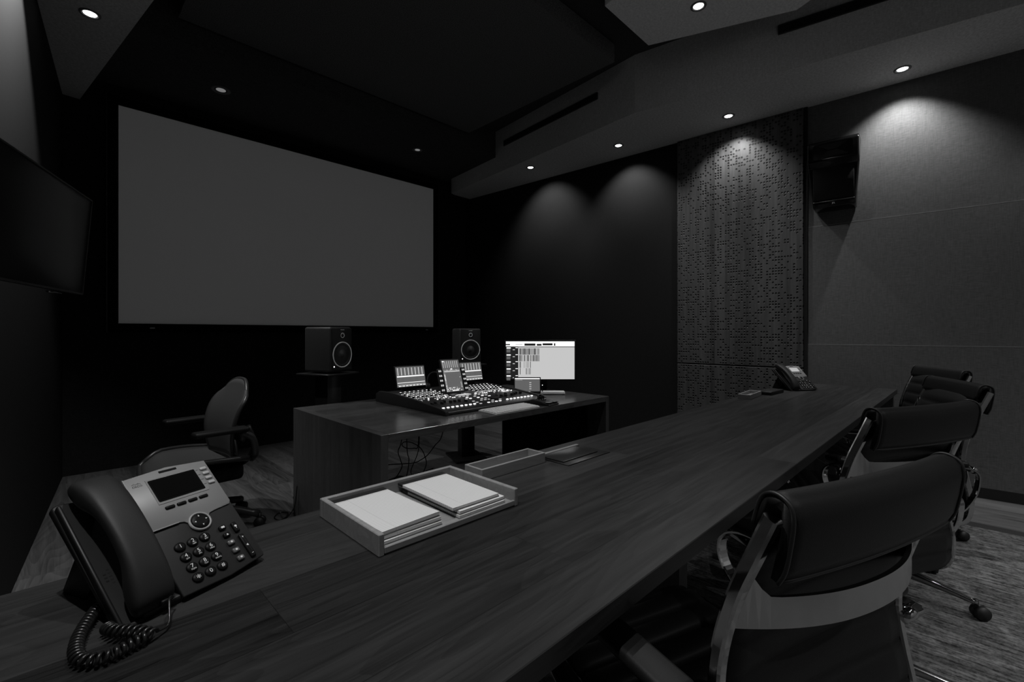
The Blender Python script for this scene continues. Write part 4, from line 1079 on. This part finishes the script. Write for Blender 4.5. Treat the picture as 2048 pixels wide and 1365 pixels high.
ui_panel('channel_display', 0.235, 0.142, T(0.325, 0.345, 0.174) @ R(78, 'X'), t, meters)
for s_, lab in ((-0.228, 1), (0.325, 1)):
    bm = bm_new(); box(bm, (s_, 0.372, 0.088), (0.12, 0.018, 0.05), 0.003, 2); obj('display_hinge', bm, 'console', t)
cm = T(-0.095, 0.03, 0.187) @ R(72, 'X')
hp = ui_panel('master_display', 0.148, 0.222, cm, t, middle, 0.016)
for s_ in (-1, 1):
    bm = bm_new(); box(bm, (s_*0.100, -0.03, -0.006), (0.036, 0.17, 0.014), 0.004, 2)
    st_ = obj('soft_key_strip', bm, 'plastic', hp); 
    for k in range(5):
        for q_ in (-1, 1):
            bm = bm_new(); box(bm, (s_*0.100+q_*0.0065, -0.095+k*0.033, 0.0018), (0.009, 0.012, 0.003), 0.001, 1)
            obj('soft_key', bm, 'led_dim', hp)
bm = bm_new(); prism(bm, [(-0.02, 0.05), (0.06, 0.14), (0.10, 0.10), (0.10, 0.055)], 'x', -0.145, -0.045, r=0.004); obj('display_mount', bm, 'console', t)

# headphones resting behind the master display
t = thing('headphones', 'dark headphones resting on the console left of its tall middle display', 'headphones', (1.93, 2.72, 0.762), -20)
bm = bm_new(); tube(bm, [(-0.055, 0, 0.020), (-0.062, 0, 0.06), (-0.052, 0, 0.105), (-0.02, 0, 0.128), (0.02, 0, 0.118), (0.05, 0, 0.085), (0.062, 0, 0.05), (0.058, 0, 0.020)], 0.005, 8, sub=6); obj('headband', bm, 'plastic', t)
for s_ in (-1, 1):
    bm = bm_new(); lathe(bm, [(0, -0.012), (0.024, -0.012), (0.028, -0.004), (0.028, 0.006), (0.020, 0.012), (0, 0.012)], 20, T(s_*0.056, 0, 0.028) @ R(90, 'Y')); obj('ear_cup', bm, 'leather', t)

# ------------------------------------------------------------------ keyboard, trackball, tablet, slab
kb = thing('keyboard', 'slim pale computer keyboard lying in front of the mixing console', 'keyboard', (2.022, 2.052, ZD), 1)
bm = bm_new(); prism(bm, [(-0.075, 0.0), (0.075, 0.0), (0.075, 0.011), (-0.075, 0.005)], 'x', -0.20, 0.20, r=0.001); obj('case', bm, 'alu_key', kb)
bm = bm_new()
for r_ in range(6):
    for k in range(20):
        y = -0.060+r_*0.024; box(bm, (-0.185+k*0.0195, y, 0.0095+0.04*(y+0.06)), (0.0165, 0.020 if r_ < 5 else 0.011, 0.003), 0.0008, 1, smooth=False)
o = obj('keys', bm, 'white_key', kb); o['kind'] = 'stuff'
tb_ = thing('trackball', 'black trackball with a dark ball beside the keyboard', 'trackball', (2.335, 2.045, ZD), 8)
bm = bm_new(); prism(bm, [(-0.085, 0.0), (0.075, 0.0), (0.075, 0.030), (0.05, 0.036), (0.0, 0.030), (-0.085, 0.008)], 'x', -0.060, 0.060, r=0.006, seg=3); obj('body', bm, 'plastic', tb_)
bm = bm_new(); ball(bm, (0, 0.025, 0.040), 0.026, n=24); obj('ball', bm, 'plastic_gloss', tb_)
bm = bm_new(); lathe(bm, [(0.029, 0.030), (0.031, 0.036), (0.036, 0.035), (0.038, 0.028)], 28, T(0, 0.025, 0.002), cap=False); obj('scroll_ring', bm, 'chrome', tb_)
for s_ in (-1, 1):
    bm = bm_new(); box(bm, (s_*0.032, -0.048, 0.0175), (0.050, 0.060, 0.008), 0.004, 2, T(0, 0, 0) ); obj('button', bm, 'plastic_gloss', tb_)
bm = bm_new(); box(bm, (0.05, -0.075, 0.016), (0.018, 0.012, 0.006), 0.002, 2); obj('button', bm, 'chrome', tb_)

def remote(q):
    q(0.0, 0.93, 1.0, 1.0, 1); q(0.0, 0.0, 1.0, 0.06, 4)
    q(0.02, 0.86, 0.30, 0.88, 2); q(0.03, 0.80, 0.38, 0.815, 3)
    for k in range(4): q(0.58, 0.20+k*0.15, 0.66, 0.25+k*0.15, 2)
    for k in range(10): q(0.70, 0.12+k*0.075, 0.97, 0.135+k*0.075, 3)
    for k in range(3): q(0.35+k*0.1, 0.02, 0.42+k*0.1, 0.045, 1)
t = thing('tablet', 'small tablet showing a grey page, propped up before the bright monitor', 'tablet', (2.622, 2.468, ZD), -45)
ui_panel('housing', 0.196, 0.108, T(0, 0, 0.0725) @ R(78, 'X'), t, remote, 0.009)
bm = bm_new(); prism(bm, [(0.0, 0.0), (0.075, 0.0), (0.075, 0.006), (0.022, 0.06), (0.016, 0.058)], 'x', -0.07, 0.07, r=0.002); obj('stand', bm, 'plastic_dark', t)
bm = bm_new(); box(bm, (0.118, 0.0, 0.072), (0.010, 0.010, 0.010), 0.002, 1); box(bm, (0.118, 0, 0.034), (0.008, 0.008, 0.068)); box(bm, (0.118, 0.0, 0.001), (0.03, 0.03, 0.004)); box(bm, (0.118, -0.006, 0.072), (0.005, 0.003, 0.005), mi=1); obj('signal_light', bm, ['plastic_dark', 'led'], t)
t = thing('flat_case', 'slim pale flat case lying beside the small tablet at the back right of the desk', 'case', (2.778, 2.342, ZD), -46)
bm = bm_new(); box(bm, (0, 0, 0.009), (0.19, 0.11, 0.010), 0.003, 2); obj('base', bm, 'alu_key', t)
bm = bm_new(); box(bm, (0, 0, 0.018), (0.19, 0.11, 0.006), 0.0028, 2); obj('lid', bm, 'alu_key', t)
bm = bm_new()
for sx in (-1, 1):
    for sy in (-1, 1): box(bm, (sx*0.08, sy*0.045, 0.002), (0.012, 0.012, 0.004))
obj('feet', bm, 'rubber', t)

# ------------------------------------------------------------------ editing monitor
def daw(q):
    r_ = random.Random(11)
    q(0, 0.87, 1, 1, 1); q(0.0, 0.90, 0.06, 0.93, 4); q(0.14, 0.915, 0.24, 0.925, 3)
    q(0.27, 0.885, 0.43, 0.945, 4); q(0.45, 0.885, 0.52, 0.935, 4); q(0.535, 0.895, 0.68, 0.95, 4); q(0.70, 0.885, 0.72, 0.95, 4)
    q(0, 0.0, 0.18, 0.865, 4)
    for k in range(5):
        y = 0.83-k*0.185
        q(0.01, y-0.02, 0.07, y+0.012, 1); q(0.01, y-0.12, 0.065, y-0.04, 3); q(0.10, y-0.06, 0.13, y-0.04, 2); q(0.14, y-0.005, 0.175, y+0.012, 1)
    q(0.18, 0.845, 1, 0.865, 3)
    for row in range(4):
        y1 = 0.815-row*0.175; y0 = y1-0.165; dens = (0.95, 0.75, 0.35, 0.12)[row]
        for k in range(30):
            if r_.random() < dens: q(0.195+k*0.0099, y0, 0.195+k*0.0099+r_.choice((0.004, 0.0065, 0.0085)), y1, r_.choice((4, 4, 4, 3)))
t = thing('monitor', 'bright computer monitor showing audio tracks at the right end of the desk', 'monitor', (2.81, 2.50, ZD), -44.8)
def big(q):
    q(0, 0, 1, 1, 2); 
MB_ = T(0, 0, 0.258) @ R(90, 'X')
b = bm_new(); box(b, (0, 0, -0.012), (0.585, 0.335, 0.024), 0.004, 2); hm = obj('housing', b, 'plastic_dark', t, MB_)
b = bm_new(); W3, H3 = 0.563, 0.310; box(b, (0, 0, 0.0003), (W3, H3, 0.0006), mi=0)
lv = [0.0009]
def q3(x0, y0, x1, y1, mi):
    lv[0] += 0.000004
    box(b, ((x0+x1)/2*W3-W3/2, (y0+y1)/2*H3-H3/2, lv[0]), (abs(x1-x0)*W3, abs(y1-y0)*H3, 0.0006), mi=mi)
daw(q3); obj('screen', b, ['e_light', 'e_white', 'e_light', 'e_mid', 'e_dark'], hm)
bm = bm_new(); prism(bm, [(0.02, 0.10), (0.034, 0.16), (0.045, 0.16), (0.08, 0.012), (0.075, 0.0), (0.066, 0.0)], 'x', -0.06, 0.06, r=0.002); obj('neck', bm, 'plastic_dark', t)
bm = bm_new(); box(bm, (0, 0.0, 0.004), (0.18, 0.15, 0.008), 0.003, 2); obj('foot', bm, 'plastic_dark', t)

# ------------------------------------------------------------------ monitor loudspeakers and stands
def loudspeaker(x, y, z, yaw, label):
    """local -y is the front"""
    o = thing('studio_monitor', label, 'speaker', (x, y, z), yaw, 'nearfield loudspeakers behind the desk')
    w_, h_, d_ = 0.205, 0.318, 0.25
    b = bm_new(); box(b, (0, 0, h_/2), (w_, d_, h_), 0.018, 4); obj('cabinet', b, 'speaker', o)
    b = bm_new(); box(b, (0, -d_/2-0.001, h_/2), (w_-0.02, 0.008, h_-0.02), 0.003, 2); obj('baffle', b, 'speaker_face', o)
    FR = T(0, -d_/2-0.005, 0) @ R(90, 'X')
    wz = 0.122
    b = bm_new(); lathe(b, [(0.084, -0.002), (0.084, 0.003), (0.088, 0.0045), (0.0915, 0.003), (0.0915, -0.002)], 40, T(0, -d_/2-0.005, wz) @ R(90, 'X'), cap=False); obj('woofer_ring', b, 'ring', o)
    b = bm_new(); lathe(b, [(0.084, 0.001), (0.078, 0.003), (0.070, 0.002), (0.064, -0.001)], 36, T(0, -d_/2-0.005, wz) @ R(90, 'X'), cap=False)
    lathe(b, [(0.064, -0.001), (0.022, 0.0005), (0.018, 0.006), (0, 0.010)], 36, T(0, -d_/2-0.005, wz) @ R(90, 'X'), 1, cap=False); obj('woofer', b, ['rubber', 'cone'], o)
    b = bm_new(); lathe(b, [(0.030, 0.0), (0.026, 0.002), (0.014, -0.0005), (0.012, 0.004), (0.005, 0.008), (0, 0.0085)], 28, T(0, -d_/2-0.005, 0.258) @ R(90, 'X'), cap=False)
    lathe(b, [(0.014, 0.002), (0.0165, 0.004), (0.018, 0.002)], 24, T(0, -d_/2-0.005, 0.258) @ R(90, 'X'), 1, cap=False); obj('tweeter', b, ['speaker_face', 'ring'], o)
    b = bm_new(); box(b, (0, -d_/2-0.006, 0.297), (0.036, 0.002, 0.005), 0.0008, 1); obj('badge', b, 'print', o)
    b = bm_new(); box(b, (-0.078, -d_/2-0.006, 0.040), (0.008, 0.003, 0.008), 0.001, 1); obj('power_light', b, 'led', o)
    b = bm_new(); box(b, (0, -d_/2-0.0055, 0.020), (0.16, 0.003, 0.014), 0.001, 1); obj('port', b, 'slot', o)
    return o
def speaker_stand(x, y, zt, yaw, label):
    o = thing('speaker_stand', label, 'speaker stand', (x, y, 0), yaw, 'black speaker stands behind the desk')
    b = bm_new(); box(b, (0, 0, zt-0.006), (0.30, 0.30, 0.012), 0.004, 2); obj('top_plate', b, 'steel', o)
    b = bm_new(); box(b, (0, 0, zt/2), (0.13, 0.12, zt-0.03), 0.006, 2); obj('column', b, 'steel', o)
    b = bm_new(); box(b, (0, 0, 0.012), (0.30, 0.36, 0.020), 0.004, 2); obj('base_plate', b, 'steel', o)
    return o
loudspeaker(1.38, 3.26, 0.897, 22, 'left studio loudspeaker with a pale woofer ring standing clear of the console')
speaker_stand(1.38, 3.26, 0.889, 22, 'black stand under the left studio loudspeaker')
loudspeaker(2.73, 3.36, 0.897, -21, 'right studio loudspeaker seen above the console displays')
speaker_stand(2.73, 3.36, 0.889, -21, 'black stand under the right studio loudspeaker, its foot seen below the desk')

# ------------------------------------------------------------------ mesh office chair beside the desk
def aeron():
    o = thing('office_chair', 'dark mesh office chair with curved seat standing left of the desk', 'chair', (0.62, 3.22, 0), 95)
    # seat: curved pan, waterfall front
    b = bm_new(); tb = bmesh.new(); nx, ny = 14, 14; g = []
    for j in range(ny+1):
        v = j/ny; y = -0.18+0.47*v; row = []
        hw = 0.225+0.035*math.sin(PI*min(1, v*1.15))
        for i in range(nx+1):
            u = -1+2*i/nx
            z = 0.405+0.028*math.sin(v*2.4)-0.075*max(0, v-0.72)**1.3*4+0.03*u*u-0.012*(1-u*u)
            yy = y-0.05*max(0, v-0.8)*u*u*3
            row.append(tb.verts.new((u*hw, yy, z)))
        g.append(row)
    for j in range(ny):
        for i in range(nx): tb.faces.new((g[j][i], g[j][i+1], g[j+1][i+1], g[j+1][i]))
    edge = [v.co.copy() for v in g[0]]+[g[j][nx].co.copy() for j in range(1, ny+1)]+[g[ny][i].co.copy() for i in range(nx-1, -1, -1)]+[g[j][0].co.copy() for j in range(ny-1, 0, -1)]
    put(b, tb, None, 0, True); se = obj('seat', b, 'aeron_mesh', o)
    sm = se.modifiers.new('thickness', 'SOLIDIFY'); sm.thickness = 0.012
    b = bm_new(); tube(b, edge, 0.013, 8, closed=True); obj('seat_rim', b, 'aeron_frame', se)
    # back
    b = bm_new(); tb = bmesh.new(); g = []
    for j in range(ny+1):
        v = j/ny; z = 0.43+0.455*v; row = []
        hw = 0.165+0.075*math.sin(PI*(0.12+0.62*v))-0.13*max(0, v-0.80)**1.6*4.5
        for i in range(nx+1):
            u = -1+2*i/nx
            y = -0.125-0.050*v+0.035*math.sin(v*PI*1.3)+0.035*u*u
            row.append(tb.verts.new((u*hw, y, z-0.075*abs(u)**3*max(0, (v-0.6)/0.4)**1.5)))
        g.append(row)
    for j in range(ny):
        for i in range(nx): tb.faces.new((g[j][i], g[j][i+1], g[j+1][i+1], g[j+1][i]))
    edge = [v.co.copy() for v in g[0]]+[g[j][nx].co.copy() for j in range(1, ny+1)]+[g[ny][i].co.copy() for i in range(nx-1, -1, -1)]+[g[j][0].co.copy() for j in range(ny-1, 0, -1)]
    put(b, tb, None, 0, True); ba = obj('backrest', b, 'aeron_mesh', o)
    sm = ba.modifiers.new('thickness', 'SOLIDIFY'); sm.thickness = 0.010
    b = bm_new(); tube(b, edge, 0.011, 8, closed=True); obj('back_rim', b, 'aeron_frame', ba)
    b = bm_new(); box(b, (0, -0.155, 0.56), (0.32, 0.03, 0.09), 0.014, 3); obj('lumbar_pad', b, 'aeron_frame', ba)
    b = bm_new(); tube(b, [(-0.205, -0.165, 0.62), (-0.18, -0.21, 0.50), (-0.09, -0.20, 0.39), (0, -0.17, 0.355), (0.09, -0.20, 0.39), (0.18, -0.21, 0.50), (0.205, -0.165, 0.62)], 0.015, 8, sub=5); obj('back_yoke', b, 'aeron_frame', o)
    for s_ in (-1, 1):
        b = bm_new(); tube(b, [(s_*0.20, -0.19, 0.42), (s_*0.275, -0.18, 0.47), (s_*0.285, -0.16, 0.56), (s_*0.285, -0.10, 0.605)], 0.019, 8, sub=5); am = obj('arm', b, 'aeron_frame', o)
        b = bm_new(); box(b, (s_*0.285, 0.0, 0.622), (0.085, 0.27, 0.030), 0.014, 4); obj('arm_pad', b, 'leather', am)
    b = bm_new(); box(b, (0, -0.03, 0.335), (0.24, 0.30, 0.10), 0.03, 3); obj('tilt_mechanism', b, 'plastic_dark', o)
    b = bm_new(); cyl(b, (0, 0, 0.10), (0, 0, 0.30), 0.026); obj('gas_column', b, 'plastic_dark', o)
    for k in range(5):
        a = 2*PI*k/5+0.25; d = Vector((math.cos(a), math.sin(a), 0))
        b = bm_new(); tube(b, [d*0.02+Vector((0, 0, 0.125)), d*0.15+Vector((0, 0, 0.115)), d*0.30+Vector((0, 0, 0.075))], 0.022, 8, sub=4); lg = obj('base_leg', b, 'aeron_frame', o)
        b = bm_new(); sd = Vector((-d.y, d.x, 0)); c = d*0.305+Vector((0, 0, 0.030))
        for q in (-1, 1): cyl(b, c+sd*(q*0.006), c+sd*(q*0.026), 0.0295, 0.028, 20)
        cyl(b, c-sd*0.01, c+sd*0.01, 0.012); cyl(b, c+Vector((0, 0, 0.0)), c+Vector((0, 0, 0.05)), 0.009)
        obj('caster', b, 'rubber', lg)
    return o
aeron()

# ------------------------------------------------------------------ loose cables
def cable(label, pts, r=0.0032, sub=6):
    b = bm_new(); tube(b, pts, r, 8, sub=sub); o = obj('cable', b, 'cord')
    tag(o, label, 'cable', 'loose cables under the desk'); return o
cable('black cable hanging with a kink nearest the left side panel of the desk', [(1.60, 2.62, 0.649), (1.588, 2.62, 0.467), (1.564, 2.62, 0.405), (1.577, 2.61, 0.345), (1.577, 2.60, 0.298), (1.545, 2.66, 0.20), (1.50, 2.80, 0.06), (1.46, 2.92, 0.004)])
cable('black cable hanging almost straight under the desk', [(1.636, 2.64, 0.649), (1.631, 2.62, 0.402), (1.651, 2.63, 0.331), (1.69, 2.72, 0.20), (1.76, 2.90, 0.06), (1.80, 3.02, 0.004)])
cable('black cable coiled in a loop under the desktop', [(1.722, 2.62, 0.649), (1.716, 2.62, 0.421), (1.682, 2.62, 0.405), (1.631, 2.63, 0.412), (1.604, 2.64, 0.436), (1.631, 2.65, 0.450), (1.682, 2.64, 0.437), (1.733, 2.62, 0.398), (1.768, 2.62, 0.337), (1.777, 2.62, 0.266), (1.79, 2.75, 0.12), (1.84, 2.95, 0.004)])
cable('black cable sagging sideways across under the desk', [(1.90, 2.55, 0.649), (1.858, 2.55, 0.468), (1.804, 2.55, 0.416), (1.745, 2.55, 0.362), (1.687, 2.55, 0.338), (1.631, 2.55, 0.330), (1.492, 2.55, 0.350), (1.30, 2.55, 0.38), (1.125, 2.56, 0.42)])
cable('black cable dropping beside the foot of the right speaker stand', [(2.00, 3.0, 0.649), (1.99, 3.02, 0.5), (2.02, 3.08, 0.25), (1.99, 3.14, 0.08), (2.1, 3.25, 0.004), (2.3, 3.28, 0.004)])
cable('black cable curled on the floor beside the left side panel', [(1.065, 2.98, 0.22), (1.05, 2.99, 0.08), (1.00, 3.03, 0.004), (0.97, 3.10, 0.004), (1.02, 3.17, 0.004), (1.06, 3.13, 0.004), (1.02, 3.06, 0.004), (0.95, 3.02, 0.004)], 0.0035)
